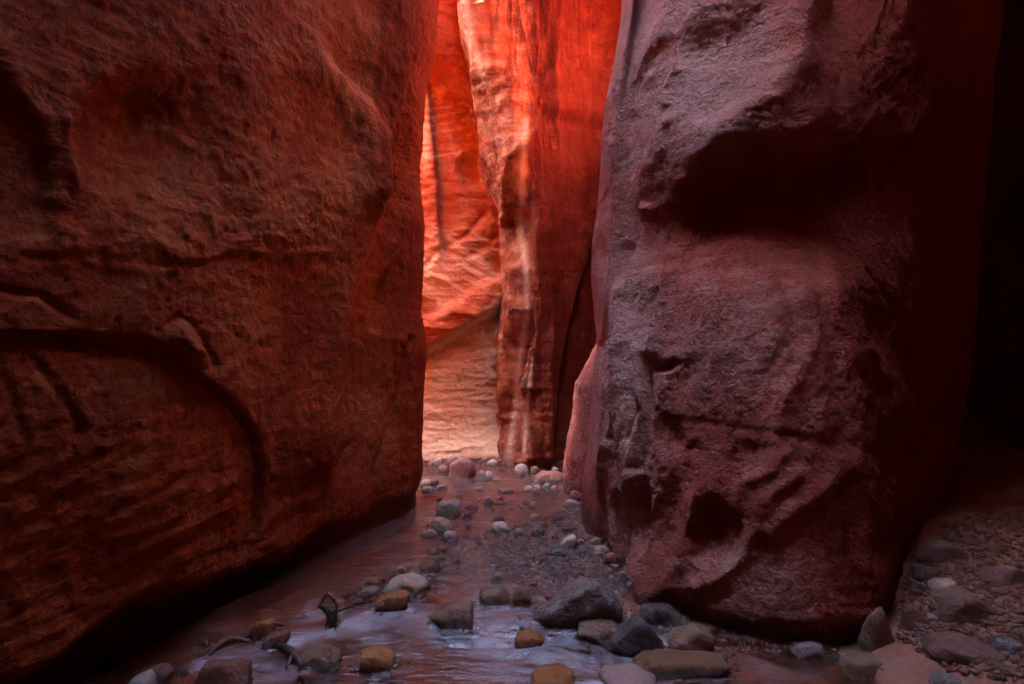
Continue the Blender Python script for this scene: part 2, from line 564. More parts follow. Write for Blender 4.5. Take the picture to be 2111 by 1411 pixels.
    for pts in ([(1450, 1005), (1420, 1090), (1390, 1160), (1370, 1230)], [(1620, 960), (1570, 1040), (1528, 1112), (1470, 1165), (1430, 1185)],
                [(1600, 925), (1545, 985), (1520, 1030)], [(1700, 940), (1640, 1010), (1570, 1090)]):
        f = f + ridge(x, y, pts, 17, 0.04)
    # chips, pits and cracks; the right flank is rougher
    side = smooth(1690, 1740, x)
    f = f + side * (0.035 * ridged(P, (3.0, 3.0, 1.8), 5, off=8) - 0.02) + side * groove(x, y, [(1800, 560), (1830, 640), (1820, 760)], 7, 0.05)
    f = f + groove(x, y, [(1960, -20), (1940, 120), (1915, 300), (1905, 380)], 7, 0.05) + step(x, y, [(1955, -20), (1935, 120), (1910, 300)], 6, 0.02, 40)
    f = f - step(x, y, [(1716, 560), (1718, 700), (1712, 880)], 6, 0.018, 60)
    f = f + 0.006 * ridged(P, (9, 9, 4), 4, 0.5) * smooth(500, 900, y) + 0.006 * fbm(P, 18, 4) + 0.003 * ridged(P, (16, 16, 12), 4, 0.6) - 0.03 * np.clip(fbm(P, (24, 24, 17), 3, off=13) - 0.22, 0, 1) * smooth(-0.25, 0.2, fbm(P, 1.6, 2, off=91))
    f = f - 0.03 * smooth(0.12, 0.0, z)
    f = f * (1 - 0.65 * smooth(3.6, 4.2, P[:, 1]) * smooth(1.6, 0.9, P[:, 0]))
    return push(P, N, f)


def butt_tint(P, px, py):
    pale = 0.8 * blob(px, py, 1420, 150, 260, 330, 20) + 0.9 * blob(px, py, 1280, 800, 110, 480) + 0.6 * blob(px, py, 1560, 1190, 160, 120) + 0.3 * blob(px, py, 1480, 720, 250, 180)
    var_shade = 0.8 * smooth(1680, 1760, px + 40 * fbm(P, 3, 4)) + 1.3 * blob(px + 60 * fbm(P, 2, 3), py + 40 * fbm(P, 2, 3, off=8), 1590, 440, 330, 170) + 0.5 * smooth(1700, 1800, px)  # the blob paints the shade of the hollow over its dark rock
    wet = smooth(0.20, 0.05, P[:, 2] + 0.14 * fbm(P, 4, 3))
    return np.clip(np.stack([pale, var_shade, wet], 1), 0, 1)


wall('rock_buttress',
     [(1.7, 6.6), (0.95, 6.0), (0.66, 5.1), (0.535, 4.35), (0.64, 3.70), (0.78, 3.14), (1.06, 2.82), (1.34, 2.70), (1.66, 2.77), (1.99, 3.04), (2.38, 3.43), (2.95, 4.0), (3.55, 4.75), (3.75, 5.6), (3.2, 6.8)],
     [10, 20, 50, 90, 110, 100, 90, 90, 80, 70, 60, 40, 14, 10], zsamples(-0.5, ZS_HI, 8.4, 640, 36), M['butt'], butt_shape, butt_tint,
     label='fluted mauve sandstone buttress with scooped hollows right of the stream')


# ---- the lit wall at the end of the slot
def far_shape(P, N, u):
    z = P[:, 2]
    x, y = project(P)
    x = x + 5 * fbm(P, 1.6, 3)
    y = y + 5 * fbm(P, 1.6, 3, off=44)
    f = 0.16 * fbm(P, 0.5, 3, off=70) + 0.05 * fbm(P, (1.3, 1.3, 1.0), 4)
    f = f + np.interp(z, [-0.5, 0.05, 0.35, 0.8, 1.5, 2.2, 3.0, 4.2, 5.0, 7.0, 10.0], [0.45, 0.30, 0.05, -0.10, 0.0, -0.05, -0.2, -0.25, 0.1, 0.2, 0.2])
    f = f + step(x, y, [(1060, 610), (1000, 650), (940, 690), (870, 730)], 8, 0.10, 60)
    f = f - step(x, y, [(1060, 560), (980, 590), (920, 640), (870, 665)], 8, 0.06, 50)
    f = f + groove(x, y, [(1000, 440), (960, 485), (900, 520), (880, 545)], 7, 0.04) + groove(x, y, [(1045, 470), (1010, 500), (960, 530)], 7, 0.03) + 0.04 * ridged(np.stack([(x * 0.7 + y * 0.7) / 300, (y - x * 0.6) / 55, 0 * x], 1), 1.0, 4) * smooth(430, 500, y) * smooth(720, 640, y)
    f = f - step(x, y, [(880, 125), (920, 150), (965, 185), (990, 200)], 5, 0.16, 70)
    f = f + step(x, y, [(890, 180), (900, 300), (908, 420), (912, 520)], 5, 0.06, 26)
    f = f + bowl(x, y, 985, 340, 45, 50, 0, 0.10) + 0.025 * ridged(P, (1.2, 1.2, 7), 4) + 0.012 * ridged(P, (6, 6, 6), 4)
    beds = smooth(700, 820, y) * smooth(960, 930, y)
    f = f + 0.018 * ridged(np.stack([x / 160, (y + 0.0032 * (x - 930) ** 2) / 26, 0 * x], 1), 1.0, 4) * beds
    return push(P, N, f)


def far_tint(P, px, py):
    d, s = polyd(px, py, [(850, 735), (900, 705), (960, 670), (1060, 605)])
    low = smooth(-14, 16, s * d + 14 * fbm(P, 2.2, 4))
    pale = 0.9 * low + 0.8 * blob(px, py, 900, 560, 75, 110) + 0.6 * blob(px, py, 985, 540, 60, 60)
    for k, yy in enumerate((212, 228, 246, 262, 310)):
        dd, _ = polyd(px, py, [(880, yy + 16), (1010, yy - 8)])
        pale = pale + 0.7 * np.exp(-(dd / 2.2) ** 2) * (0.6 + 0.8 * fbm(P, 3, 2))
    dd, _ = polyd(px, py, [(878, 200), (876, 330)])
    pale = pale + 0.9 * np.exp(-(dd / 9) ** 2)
    var_shade = 0.9 * smooth(190, 150, py) * 1.0 + 0.5 * blob(px, py, 975, 330, 40, 60) + 0.6 * (1 - low) * smooth(330, 480, py)  # first term paints the shadow at the top of the wall
    return np.clip(np.stack([pale, var_shade * (1 - np.clip(pale, 0, 1)), smooth(0.1, 0.0, P[:, 2])], 1), 0, 1)


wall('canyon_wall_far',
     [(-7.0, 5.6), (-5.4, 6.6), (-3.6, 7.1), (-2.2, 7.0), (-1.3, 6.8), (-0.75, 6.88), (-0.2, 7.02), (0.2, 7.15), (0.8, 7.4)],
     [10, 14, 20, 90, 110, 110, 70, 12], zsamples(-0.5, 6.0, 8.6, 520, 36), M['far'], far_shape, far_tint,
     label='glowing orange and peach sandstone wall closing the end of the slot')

# ---- the pillar that stands before it
pl_z, pl_x = outline_shift([(940, -90), (950, 0), (957, 90), (978, 170), (1002, 235), (1028, 330), (1048, 400), (1062, 470), (1066, 600), (1062, 700), (1056, 850), (1036, 945)], 6.75)


def pillar_shape(P, N, u):
    z = P[:, 2]
    P = P.copy()
    lw = smooth(1.2, 0.25, P[:, 0])
    P[:, 0] += lw * (np.interp(z, pl_z, pl_x) + 0.12)
    x, y = project(P)
    x = x + 4 * fbm(P, 1.8, 3)
    y = y + 4 * fbm(P, 1.8, 3, off=80)
    f = 0.05 * fbm(P, 0.7, 3, off=33) + 0.03 * fbm(P, (2.5, 2.5, 0.8), 4)
    r2 = [(1030, -60), (1042, 10), (1060, 90), (1082, 190), (1086, 260), (1076, 340), (1073, 470), (1085, 560), (1090, 640), (1078, 720), (1064, 860)]
    f = f + ridge(x, y, r2, 6, 0.14) + step(x, y, r2[::-1], 6, -0.12, 60)
    f = f + ridge(x, y, [(975, -60), (985, 40), (1010, 160), (1030, 260), (1045, 400)], 6, 0.11)
    for pts in ([(1100, 720), (1085, 860), (1075, 950)], [(1092, 780), (1088, 940)], [(1064, 500), (1070, 640), (1066, 760)], [(1052, 880), (1048, 955)]):
        f = f + ridge(x, y, pts, 4, 0.06) + groove(x + 9, y, pts, 4, 0.05)
    crack = [(1215, 510), (1200, 570), (1172, 680), (1152, 780), (1137, 900), (1128, 975)]
    f = f + groove(x, y, crack, 5, 0.35) + step(x, y, crack, 6, 0.05, 40)
    f = f + groove(x, y, [(1090, 225), (1130, 245), (1190, 258), (1260, 280)], 14, 0.05) - step(x, y, [(1090, 225), (1130, 245), (1190, 258), (1260, 280)], 18, 0.03, 60)
    f = f + groove(x, y, [(1110, 0), (1120, 120), (1105, 200)], 8, 0.06) + ridge(x, y, [(1150, 0), (1130, 150)], 10, 0.04)
    for k, pts in enumerate(([(1110, -60), (1118, 120), (1105, 260), (1112, 420), (1108, 640), (1100, 800)], [(1150, -60), (1135, 140), (1150, 330), (1140, 520), (1128, 760), (1115, 940)],
                             [(1190, -60), (1180, 150), (1196, 330), (1190, 480)], [(1228, -60), (1215, 160), (1222, 330), (1225, 500)], [(1020, 150), (1045, 300), (1058, 420)])):
        f = f + ridge(x, y, pts, 9, 0.06 if k < 2 else 0.04)
    f = f + 0.035 * ridged(P, (4.5, 4.5, 0.4), 5, 0.6)
    f = f + 0.014 * ridged(P, (5, 5, 1.0), 4) + 0.010 * fbm(P, (3, 3, 22), 4) + 0.008 * ridged(P, 9, 4)
    return push(P, N, f)


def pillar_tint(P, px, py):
    pale = 0.6 * np.exp(-(polyd(px, py, [(1085, 250), (1076, 350), (1073, 480), (1085, 560), (1088, 640), (1075, 720), (1060, 860), (1045, 955)])[0] / 7) ** 2)  # lit side of the main ridge painted pale
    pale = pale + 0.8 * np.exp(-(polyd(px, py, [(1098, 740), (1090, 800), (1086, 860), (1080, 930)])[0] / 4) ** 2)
    pale = pale + 0.8 * np.exp(-(polyd(px, py, [(958, 0), (968, 60), (990, 150)])[0] / 9) ** 2)  # rim light on the top-left ridge painted in
    var_shade = 1.0 * smooth(1082, 1105, px + 10 * fbm(P, 2.5, 3)) * (1 - 0.5 * smooth(780, 900, py))  # shade of the right-hand front painted into the rock colour
    return np.clip(np.stack([pale, var_shade, smooth(0.1, 0.0, P[:, 2])], 1), 0, 1)


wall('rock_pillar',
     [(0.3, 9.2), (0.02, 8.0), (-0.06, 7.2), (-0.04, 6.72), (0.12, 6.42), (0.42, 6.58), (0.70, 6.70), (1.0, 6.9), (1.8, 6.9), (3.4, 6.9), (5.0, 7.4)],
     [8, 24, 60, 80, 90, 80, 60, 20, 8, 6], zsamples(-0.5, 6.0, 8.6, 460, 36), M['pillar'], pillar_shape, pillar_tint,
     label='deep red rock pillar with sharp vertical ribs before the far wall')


# ---- the pale lobe between pillar and buttress
def lobe_shape(P, N, u):
    z = P[:, 2]
    P = P.copy()
    P[:, 0] += np.interp(z, [-0.5, 0.1, 0.5, 1.0, 1.45, 2.5, 10], [0, 0.0, 0.01, 0.08, 0.30, 1.2, 3.5])
    f = 0.07 * fbm(P, 1.5, 3) + 0.022 * ridged(P, (6, 6, 3), 5) + 0.05 * smooth(0.7, 0.1, z)
    return push(P, N, f)


wall('rock_lobe', [(1.6, 6.25), (0.95, 6.15), (0.68, 5.98), (0.58, 5.6), (0.66, 5.1), (0.95, 4.7)], [8, 40, 60, 60, 20], zsamples(-0.5, 2.6, 8.0, 240, 12), M['butt'], lobe_shape,
     lambda P, x, y: np.clip(np.stack([0.25 + 0 * x, 0.3 + 0 * x, smooth(0.14, 0.02, P[:, 2])], 1), 0, 1),
     label='smooth pale rock lobe wedged between the pillar and the buttress')


# ---- walls that shut the canyon off behind the buttress and behind the camera
def plain_shape(P, N, u):
    z = P[:, 2]
    f = 0.25 * fbm(P, 0.5, 4, off=15) + 0.03 * ridged(P, (2, 2, 5), 4) + 0.45 * np.clip(z - 3.5, 0, None)
    return push(P, N, f)


wall('canyon_wall_right', [(3.6, 8.0), (4.9, 7.2), (5.6, 5.6), (5.4, 3.6), (4.7, 1.6), (3.8, -0.6), (3.2, -4.5)], [20, 40, 60, 50, 20, 8], zsamples(-0.5, ZS_HI, 8.6, 160, 20), M['dark'], plain_shape, flip=False,
     label='shadowed rock wall at the right edge behind the buttress')

# ------------------------------------------------------------------ stream bed and water
def water_z(x, y):
    line = 2.88 - 0.10 * np.asarray(x, float)
    return -0.065 * smooth(line, line - 0.30, y)


def bank(x, y):
    """height of the stony bank that climbs behind the buttress"""
    x = np.asarray(x, float)
    y = np.asarray(y, float)
    r = smooth(1.55, 2.5, x - 0.12 * (y - 2.6)) * 0.24
    fb = smooth(6.55, 7.1, y + 0.35 * x) * 0.14 * smooth(-0.95, -0.7, x)
    return r + fb


def bed_z(x, y):
    x = np.asarray(x, float)
    y = np.asarray(y, float)
    P = np.stack([x.ravel(), y.ravel(), 0 * x.ravel()], 1)
    n = (0.03 * fbm(P, 1.3, 3, off=4) + 0.014 * fbm(P, 6, 3)).reshape(x.shape)
    px = CX + x / np.maximum(y, .3) * F
    py = CY + CAMZ / np.maximum(y, .3) * F
    bar = np.clip(blob(px, py, 1110, 1130, 250, 110, 8) * 1.6, 0, 1)
    mud = np.clip(blob(px, py, 1310, 1225, 60, 90, 0) * 2.0, 0, 1)
    bar = np.maximum(bar, np.clip(blob(px, py, 1190, 1050, 70, 90, 20) * 1.5, 0, 1))
    bar = np.maximum(bar, 0.8 * np.clip(blob(px, py, 800, 1210, 130, 40, -18) * 1.6, 0, 1))
    z = -0.12 + 0.4 * water_z(x, y) + n + 0.110 * bar + 0.10 * mud
    z = np.where(bank(x, y) > 0.002, np.maximum(z, -0.06 + bank(x, y) + n * 1.2), z)
    return z + 0.06 * smooth(1.5, 1.75, x)


def grid(x0, x1, y0, y1, nx, ny):
    xs = np.linspace(x0, x1, nx)
    t = np.linspace(0, 1, ny)
    ys = y0 + (y1 - y0) * (0.45 * t + 0.55 * t * t)
    X, Y = np.meshgrid(xs, ys, indexing='ij')
    idx = np.arange(nx * ny).reshape(nx, ny)
    Fc = np.stack([idx[:-1, :-1], idx[1:, :-1], idx[1:, 1:], idx[:-1, 1:]], -1).reshape(-1, 4)
    return X, Y, Fc


X, Y, Fc = grid(-7.5, 6.5, -5.0, 9.5, 420, 420)
Z = bed_z(X, Y)
me = mesh_from('stream_bed', np.stack([X.ravel(), Y.ravel(), Z.ravel()], 1), Fc)
t = NT('wet_red_mud')
w = t.coords()
n1, n2 = t.noise(w, 5, 8, 0.65), t.noise(w, 45, 6, 0.7)
c = t.mix(t.rng(n1, 0.35, 0.65), (0.26, 0.07, 0.03), (0.15, 0.045, 0.024))
c = t.mix(t.math('MULTIPLY', t.rng(n2, 0.5, 0.7), 0.5), c, (0.13, 0.06, 0.04))
b = t.bump(n1, 0.03, 0.6)
b = t.bump(n2, 0.006, 0.9, b)
M['mud'] = t.out(c, t.rng(n1, 0.3, 0.7, 0.25, 0.55), b, 0.5)
o = link('stream_bed', me, M['mud'])
tag(o, 'red muddy stream bed under the shallow water and along its edges', 'stream bed', kind='structure')

X, Y, Fc = grid(-7.5, 3.0, -5.0, 8.6, 520, 560)
P = np.stack([X.ravel(), Y.ravel(), 0 * X.ravel()], 1)
px = CX + P[:, 0] / np.maximum(P[:, 1], .3) * F
py = CY + CAMZ / np.maximum(P[:, 1], .3) * F
calm = smooth(-0.45, -0.9, P[:, 0] + 0.25 * (P[:, 1] - 3.0)) * (P[:, 1] > 2.9)
rip = 0.0075 * fbm(P, (5, 13, 1), 3, off=7) * (1 - 0.7 * calm) * smooth(2.6, 3.2, P[:, 1]) + 0.010 * fbm(P, (2.6, 2.2, 1), 3, off=3) * smooth(3.1, 2.6, P[:, 1])
Z = water_z(P[:, 0], P[:, 1]) + rip
foam = 0
for pts, wd, a in (([(700, 1255), (790, 1290), (860, 1272), (960, 1262)], 10, 0.35),
                   ([(640, 1255), (660, 1290), (610, 1300), (560, 1318), (480, 1330), (400, 1345)], 15, 0.75),
                   ([(850, 1258), (760, 1275), (690, 1283), (640, 1290)], 11, 0.7),
                   ([(560, 1335), (500, 1345), (430, 1360)], 12, 0.8), ([(600, 1345), (560, 1375), (540, 1400)], 22, 0.5),
                   ([(890, 1300), (950, 1302), (1010, 1300)], 10, 0.45), ([(1000, 1252), (1060, 1256), (1090, 1275)], 9, 0.4),
                   ([(1000, 1300), (1060, 1330), (1110, 1345), (1140, 1370), (1230, 1385), (1290, 1400)], 40, 0.75),
                   ([(1230, 1350), (1180, 1362), (1120, 1375), (1050, 1400)], 20, 0.6), ([(1340, 1392), (1420, 1380), (1500, 1385)], 13, 0.5),
                   ([(1100, 1298), (1170, 1312), (1230, 1335)], 9, 0.5), ([(1260, 1288), (1330, 1292), (1400, 1298)], 7, 0.25),
                   ([(1760, 1392), (1840, 1392), (1900, 1395)], 9, 0.4), ([(1520, 1340), (1600, 1365), (1640, 1380)], 12, 0.25),
                   ([(1650, 1365), (1720, 1362)], 6, 0.3), ([(880, 1060), (930, 1068), (990, 1072)], 5, 0.3)):
    d, _ = polyd(px + 12 * fbm(P, 5, 2), py + 5 * fbm(P, 5, 2, off=9), pts)
    foam = np.maximum(foam, 0.85 * a * np.exp(-(d / (1.25 * wd)) ** 2))
foam = np.clip(foam * (0.75 + 1.3 * fbm(P, (3, 11, 1), 4, off=1)), 0, 1)
me = mesh_from('water', np.stack([P[:, 0], P[:, 1], Z], 1), Fc)
add_attr(me, 'foam', np.stack([foam, calm, smooth(3.0, 2.6, P[:, 1])], 1))
t = NT('silty_stream_water')
at = t.n('Attribute', attribute_name='foam')
sep = t.n('SeparateColor')
t.l(at.outputs['Color'], sep.inputs[0])
w1 = t.coords((1.0, 2.4, 1.0))
nb = t.bump(t.noise(t.coords((1.0, 3.2, 1.0)), 6.0, 4, 0.6, 0.8), 0.035, 0.8)
nb = t.bump(t.noise(w1, 30.0, 3, 0.6, 0.5), 0.003, 0.4, nb)
streak = t.noise(t.coords((2.0, 5.0, 1.0), (0, 0, 0.35)), 2.2, 5, 0.55, 1.2)
silt = t.mix(t.rng(streak, 0.35, 0.65), (0.15, 0.042, 0.022), (0.20, 0.07, 0.042))
open_ = t.math('MULTIPLY', t.math('SUBTRACT', 1.0, sep.outputs[1]), t.math('SUBTRACT', 1.0, sep.outputs[2]))
silt = t.mix(open_, silt, t.mix(t.rng(streak, 0.35, 0.65), (0.24, 0.10, 0.07), (0.34, 0.18, 0.14)))
colr = t.mix(t.math('MULTIPLY', sep.outputs[0], t.rng(streak, 0.35, 0.6, 0.3, 1.0)), silt, (0.66, 0.58, 0.62))
pr = t.n('BsdfPrincipled')
t.l(colr, pr.inputs['Base Color'])
t.l(t.math('ADD', t.math('MULTIPLY', sep.outputs[0], 0.4), 0.10), pr.inputs['Roughness'])
pr.inputs['IOR'].default_value = 1.33
t.l(nb, pr.inputs['Normal'])
gl = t.n('BsdfGlossy')
gl.inputs['Roughness'].default_value = 0.05
t.l(nb, gl.inputs['Normal'])
tr = t.n('BsdfTransparent')
tr.inputs['Color'].default_value = (0.92, 0.66, 0.52, 1)
fr = t.n('Fresnel')
fr.inputs['IOR'].default_value = 1.5
t.l(nb, fr.inputs['Normal'])
m1 = t.n('MixShader')
t.l(fr.outputs[0], m1.inputs[0])
t.l(tr.outputs[0], m1.inputs[1])
t.l(gl.outputs[0], m1.inputs[2])
m2 = t.n('MixShader')
t.l(t.math('MINIMUM', t.math('ADD', t.math('MULTIPLY', sep.outputs[0], 0.6), 0.22), 0.9), m2.inputs[0])
t.l(m1.outputs[0], m2.inputs[1])
t.l(pr.outputs[0], m2.inputs[2])
oo = t.n('OutputMaterial')
t.l(m2.outputs[0], oo.inputs['Surface'])
M['water'] = t.m
o = link('water', me, M['water'])
tag(o, 'shallow silky stream of silty water running over stones', 'stream', kind='structure')

# ------------------------------------------------------------------ stones
_ico = {}


def ico(n):
    if n not in _ico:
        bm = bmesh.new()
        bmesh.ops.create_icosphere(bm, subdivisions=n, radius=1)
        V = np.array([v.co[:] for v in bm.verts])
        Fq = np.array([[v.index for v in f.verts] for f in bm.faces])
        bm.free()
        _ico[n] = (V / np.linalg.norm(V, axis=1)[:, None], Fq)
    return _ico[n]


def hull_planes(pts):
    bm = bmesh.new()
    for p in pts:
        bm.verts.new(p)
    bmesh.ops.convex_hull(bm, input=bm.verts[:])
    bm.normal_update()
    pl = [(np.array(f.normal[:]), float(f.normal.dot(f.verts[0].co))) for f in bm.faces if f.calc_area() > 1e-9]
    bm.free()
    return [(n, d) for n, d in pl if d > 1e-5]


def polytope(planes, sub, p, rough, seed, size):
    D, Fq = ico(sub)
    acc = 0
    for n, d in planes:
        acc = acc + np.clip(D @ n / d, 0, None) ** p
    r = (acc + 1e-12) ** (-1.0 / p)
    V = D * r[:, None]
    q = V / size
    k = 1 + rough * (0.7 * fbm(q + seed * 3.7, 1.6, 3) + 0.5 * ridged(q + seed * 1.9, 2.6, 5, 0.55) - 0.3)
    return V * k[:, None], Fq


def random_planes(rs, n, box):
    pl = []
    for k in range(n):
        v = rs.normal(size=3)
        v /= np.linalg.norm(v)
        pl.append((v, 1.0 * rs.uniform(0.78, 1.05)))
    out = []
    for v, d in pl:                       # stretch the unit polytope into the box
        m = v / np.array(box)
        L = np.linalg.norm(m)
        out.append((m / L, d / L))
    return out


def surf_z(x, y):
    b_ = float(bank(x, y))
    return max(float(water_z(x, y)), -0.03 + b_ if b_ > 0.004 else -9)


def ground_hit(px, py):
    z = 0.0
    for _ in range(6):
        d = (CAMZ - z) * F / (py - CY)
        x = (px - CX) / F * d
        z = surf_z(x, d)
    return x, d, z


SM = {
    'tan': stone_material('tan_stone', (0.46, 0.30, 0.20), (0.34, 0.20, 0.12), 0.3, 7, None, (0.05, 0.35)),
    'grey': stone_material('grey_stone', (0.40, 0.29, 0.23), (0.27, 0.185, 0.145), 0.25, 9, None, (0.05, 0.35)),
    'pale': stone_material('pale_stone', (0.60, 0.43, 0.32), (0.46, 0.30, 0.21), 0.3, 8, None, (0.0, 0.3)),
    'wetgrey': stone_material('wet_grey_stone', (0.20, 0.145, 0.115), (0.08, 0.055, 0.045), 0.13, 11, (0.40, 0.31, 0.26), (0.0, 0.3)),
    'black': stone_material('wet_black_stone', (0.045, 0.03, 0.028), (0.09, 0.06, 0.05), 0.12, 10, None, (0.0, 0.2)),
    'orange': stone_material('wet_orange_stone', (0.52, 0.165, 0.03), (0.32, 0.09, 0.02), 0.18, 14, (0.12, 0.06, 0.03), (0.0, 0.2)),
    'brown': stone_material('wet_brown_stone', (0.24, 0.11, 0.055), (0.12, 0.06, 0.035), 0.18, 9, None, (0.05, 0.35)),
    'red': stone_material('red_stone', (0.34, 0.10, 0.07), (0.24, 0.075, 0.05), 0.45, 8),
    'wetred': stone_material('wet_red_stone', (0.24, 0.06, 0.03), (0.13, 0.035, 0.02), 0.14, 9),
    'pink': stone_material('pink_stone', (0.55, 0.30, 0.25), (0.42, 0.20, 0.16), 0.25, 8, None, (0.0, 0.3)),
    'purple': stone_material('purple_stone', (0.22, 0.13, 0.15), (0.14, 0.07, 0.08), 0.18, 9),
    'blue': stone_material('blue_grey_stone', (0.13, 0.125, 0.135), (0.075, 0.07, 0.075), 0.18, 10),
    'dim': stone_material('dull_brown_stone', (0.17, 0.065, 0.042), (0.09, 0.035, 0.024), 0.5, 8, None, (0.05, 0.3)),
    'moss': stone_material('mossy_stone', (0.20, 0.085, 0.03), (0.26, 0.125, 0.05), 0.3, 26, (0.06, 0.04, 0.02)),
}


FEET = []


def stone(outline, mat, label, name='stone', p=14, rough=0.12, thick=0.8, sub=4, sink=0.35, group=None, rot=0.0):
    """outline: the stone's silhouette as seen; it becomes a solid of that size standing where its foot meets the ground"""
    ol = np.array(outline, float)
    cx = (ol[:, 0].min() + ol[:, 0].max()) / 2
    base = ol[:, 1].max()
    x0, d0, z0 = ground_hit(cx, base)
    wid = (ol[:, 0].max() - ol[:, 0].min()) * d0 / F
    hgt = (base - ol[:, 1].min()) * d0 / F
    dep = thick * wid
    tilt = (CAMZ - z0) / d0
    hz = max(hgt - dep * 0.45 * tilt * 1.0, hgt * 0.55)     # part of the seen height is the top running away
    s = Vector((x0, d0 + dep * 0.42, z0))
    pts = []
    for (ax, ay) in ol:
        lx = (ax - cx) * d0 / F
        lz = (base - ay) / (base - ol[:, 1].min()) * hz
        for (dy, k) in ((-0.42, 0.80), (-0.15, 0.98), (0.18, 0.98), (0.5, 0.72)):
            lean = 0.35 if dy < 0 else 0.0
            pts.append((lx * k, dy * dep + lean * dep * 0.25 * lz / max(hz, 1e-6), lz * (0.86 + 0.14 * k) if dy < 0 else lz * k))
    for (ax, ay) in ol[::2]:
        pts.append(((ax - cx) * d0 / F * 0.9, -0.2 * dep, -sink * hz))
        pts.append(((ax - cx) * d0 / F * 0.9, 0.3 * dep, -sink * hz))
    off = np.array([0, 0, hz * 0.33])
    pts = [tuple(np.array(q) - off + np.array([0, 0, 0])) for q in pts]
    rs = np.random.RandomState(abs(hash((round(cx), round(base)))) % 100000)
    pl = hull_planes(pts)
    pa_ = np.array(pts)
    for _ in range(12):
        v = rs.normal(size=3)
        v /= np.linalg.norm(v)
        pl.append((v, float((pa_ @ v).max()) * rs.uniform(0.64, 0.9)))
    V, Fq = polytope(pl, sub, p * (1.9 if wid * F / d0 > 45 else 1.3), rough * (1.5 if wid * F / d0 > 45 else 1.0), rs.randint(100), max(wid, hz) * 0.5)
    ol0 = (np.array([q[0] for q in pts]).min(), np.array([q[0] for q in pts]).max())
    k = (ol0[1] - ol0[0]) / (V[:, 0].max() - V[:, 0].min())
    V = V * k
    V = V + off
    V[:, 2] *= np.where(V[:, 2] > 0, 1.2 * hz / V[:, 2].max(), 1.0)
    s.z -= 0.20 * hz
    FEET.append((x0, d0 + dep * 0.42, wid * 0.5, dep * 0.5))
    me = mesh_from(name, V, Fq)
    o = link(name, me, SM[mat])
    o.location = s
    o.rotation_euler = (0, 0, rot)
    tag(o, label, 'stone' if name != 'boulder' else 'boulder', group)
    return o


def oval(x0, x1, y0, y1, mat, label, group=None, ang=0.0, name='stone', p=None, rough=0.16, seed=None, lop=None):
    """a stone known by its extent in the photo: an irregular convex outline in that box"""
    rs = np.random.RandomState(int(x0 * 7 + y0 * 13) % 9973)
    n = rs.randint(7, 10)
    a = np.linspace(0, 2 * math.pi, n, endpoint=False) + rs.uniform(-0.25, 0.25, n) + rs.uniform(0, 1)
    r = rs.uniform(0.86, 1.12, n)
    cx, cy = (x0 + x1) / 2, (y0 + y1) / 2
    xs, ys = np.cos(a) * r, np.sin(a) * r
    xs = (xs - xs.min()) / (xs.max() - xs.min()) * (x1 - x0) + x0
    ys = (ys - ys.min()) / (ys.max() - ys.min()) * (y1 - y0) + y0
    ys = np.where(ys > cy, cy + (ys - cy) * 1.0, ys)
    big = (x1 - x0)
    return stone(list(zip(xs, ys)), mat, label, name=name, p=p or rs.choice([6, 9, 14]), rough=rough, sub=4 if big > 60 else 3,
                 thick=min(1.0, max(0.6, 0.75)), group=group)


stone([(924, 978), (926, 958), (944, 946), (958, 938), (972, 944), (981, 972), (976, 984), (946, 986)], 'red', 'large angular reddish boulder standing in the stream below the far wall', 'boulder', p=26, rough=0.08)
stone([(1097, 1285), (1104, 1262), (1150, 1228), (1210, 1196), (1240, 1185), (1258, 1190), (1285, 1232), (1298, 1262), (1240, 1284), (1180, 1302), (1125, 1302)], 'wetgrey',
      'largest grey speckled boulder with a wet shiny face at mid stream', 'boulder', p=16, rough=0.10, thick=0.62, sub=5)
stone([(1232, 1344), (1270, 1313), (1326, 1266), (1340, 1272), (1368, 1312), (1386, 1338), (1350, 1350), (1290, 1354)], 'black', 'black wet triangular rock with a pointed top before the buttress', 'boulder', p=26, rough=0.10, thick=0.5, sub=5)
stone([(1316, 1266), (1345, 1244), (1366, 1238), (1390, 1250), (1412, 1274), (1402, 1288), (1360, 1292)], 'black', 'dark rounded wet rock where the bright ridge of the buttress meets the water', 'boulder', p=14, rough=0.12)
stone([(1183, 1312), (1196, 1286), (1240, 1280), (1300, 1290), (1296, 1322), (1245, 1332)], 'brown', 'flat brown wet rock between the grey boulder and the triangular rock', p=22, rough=0.10, thick=0.7)
stone([(1388, 1322), (1405, 1298), (1440, 1288), (1472, 1296), (1494, 1308), (1486, 1345), (1440, 1354), (1402, 1342)], 'brown', 'blocky dark brown wet rock right of the triangular rock', 'boulder', p=20, rough=0.10, thick=0.7)
stone([(1303, 1366), (1312, 1352), (1400, 1349), (1480, 1351), (1512, 1362), (1440, 1380), (1330, 1394)], 'moss', 'long low brown slab with water sliding over its front', p=18, rough=0.10, thick=0.35)
stone([(1094, 1425), (1108, 1396), (1150, 1387), (1182, 1395), (1194, 1428)], 'orange', 'smooth orange stone cut by the bottom of the picture, below the white water', p=9, rough=0.06)
stone([(1244, 1425), (1262, 1402), (1310, 1399), (1352, 1406), (1366, 1428)], 'pink', 'pinkish flat stone just showing at the bottom below the long brown slab', p=9, rough=0.08)
stone([(1052, 1328), (1066, 1308), (1090, 1303), (1122, 1316), (1110, 1334), (1075, 1338)], 'orange', 'small orange wet stone in the white water below the grey boulder', p=10, rough=0.10)
stone([(730, 1365), (738, 1340), (770, 1336), (808, 1350), (795, 1375), (765, 1386), (738, 1384)], 'orange', 'bright orange heart shaped stone alone in the near pool', p=12, rough=0.05, thick=0.8)
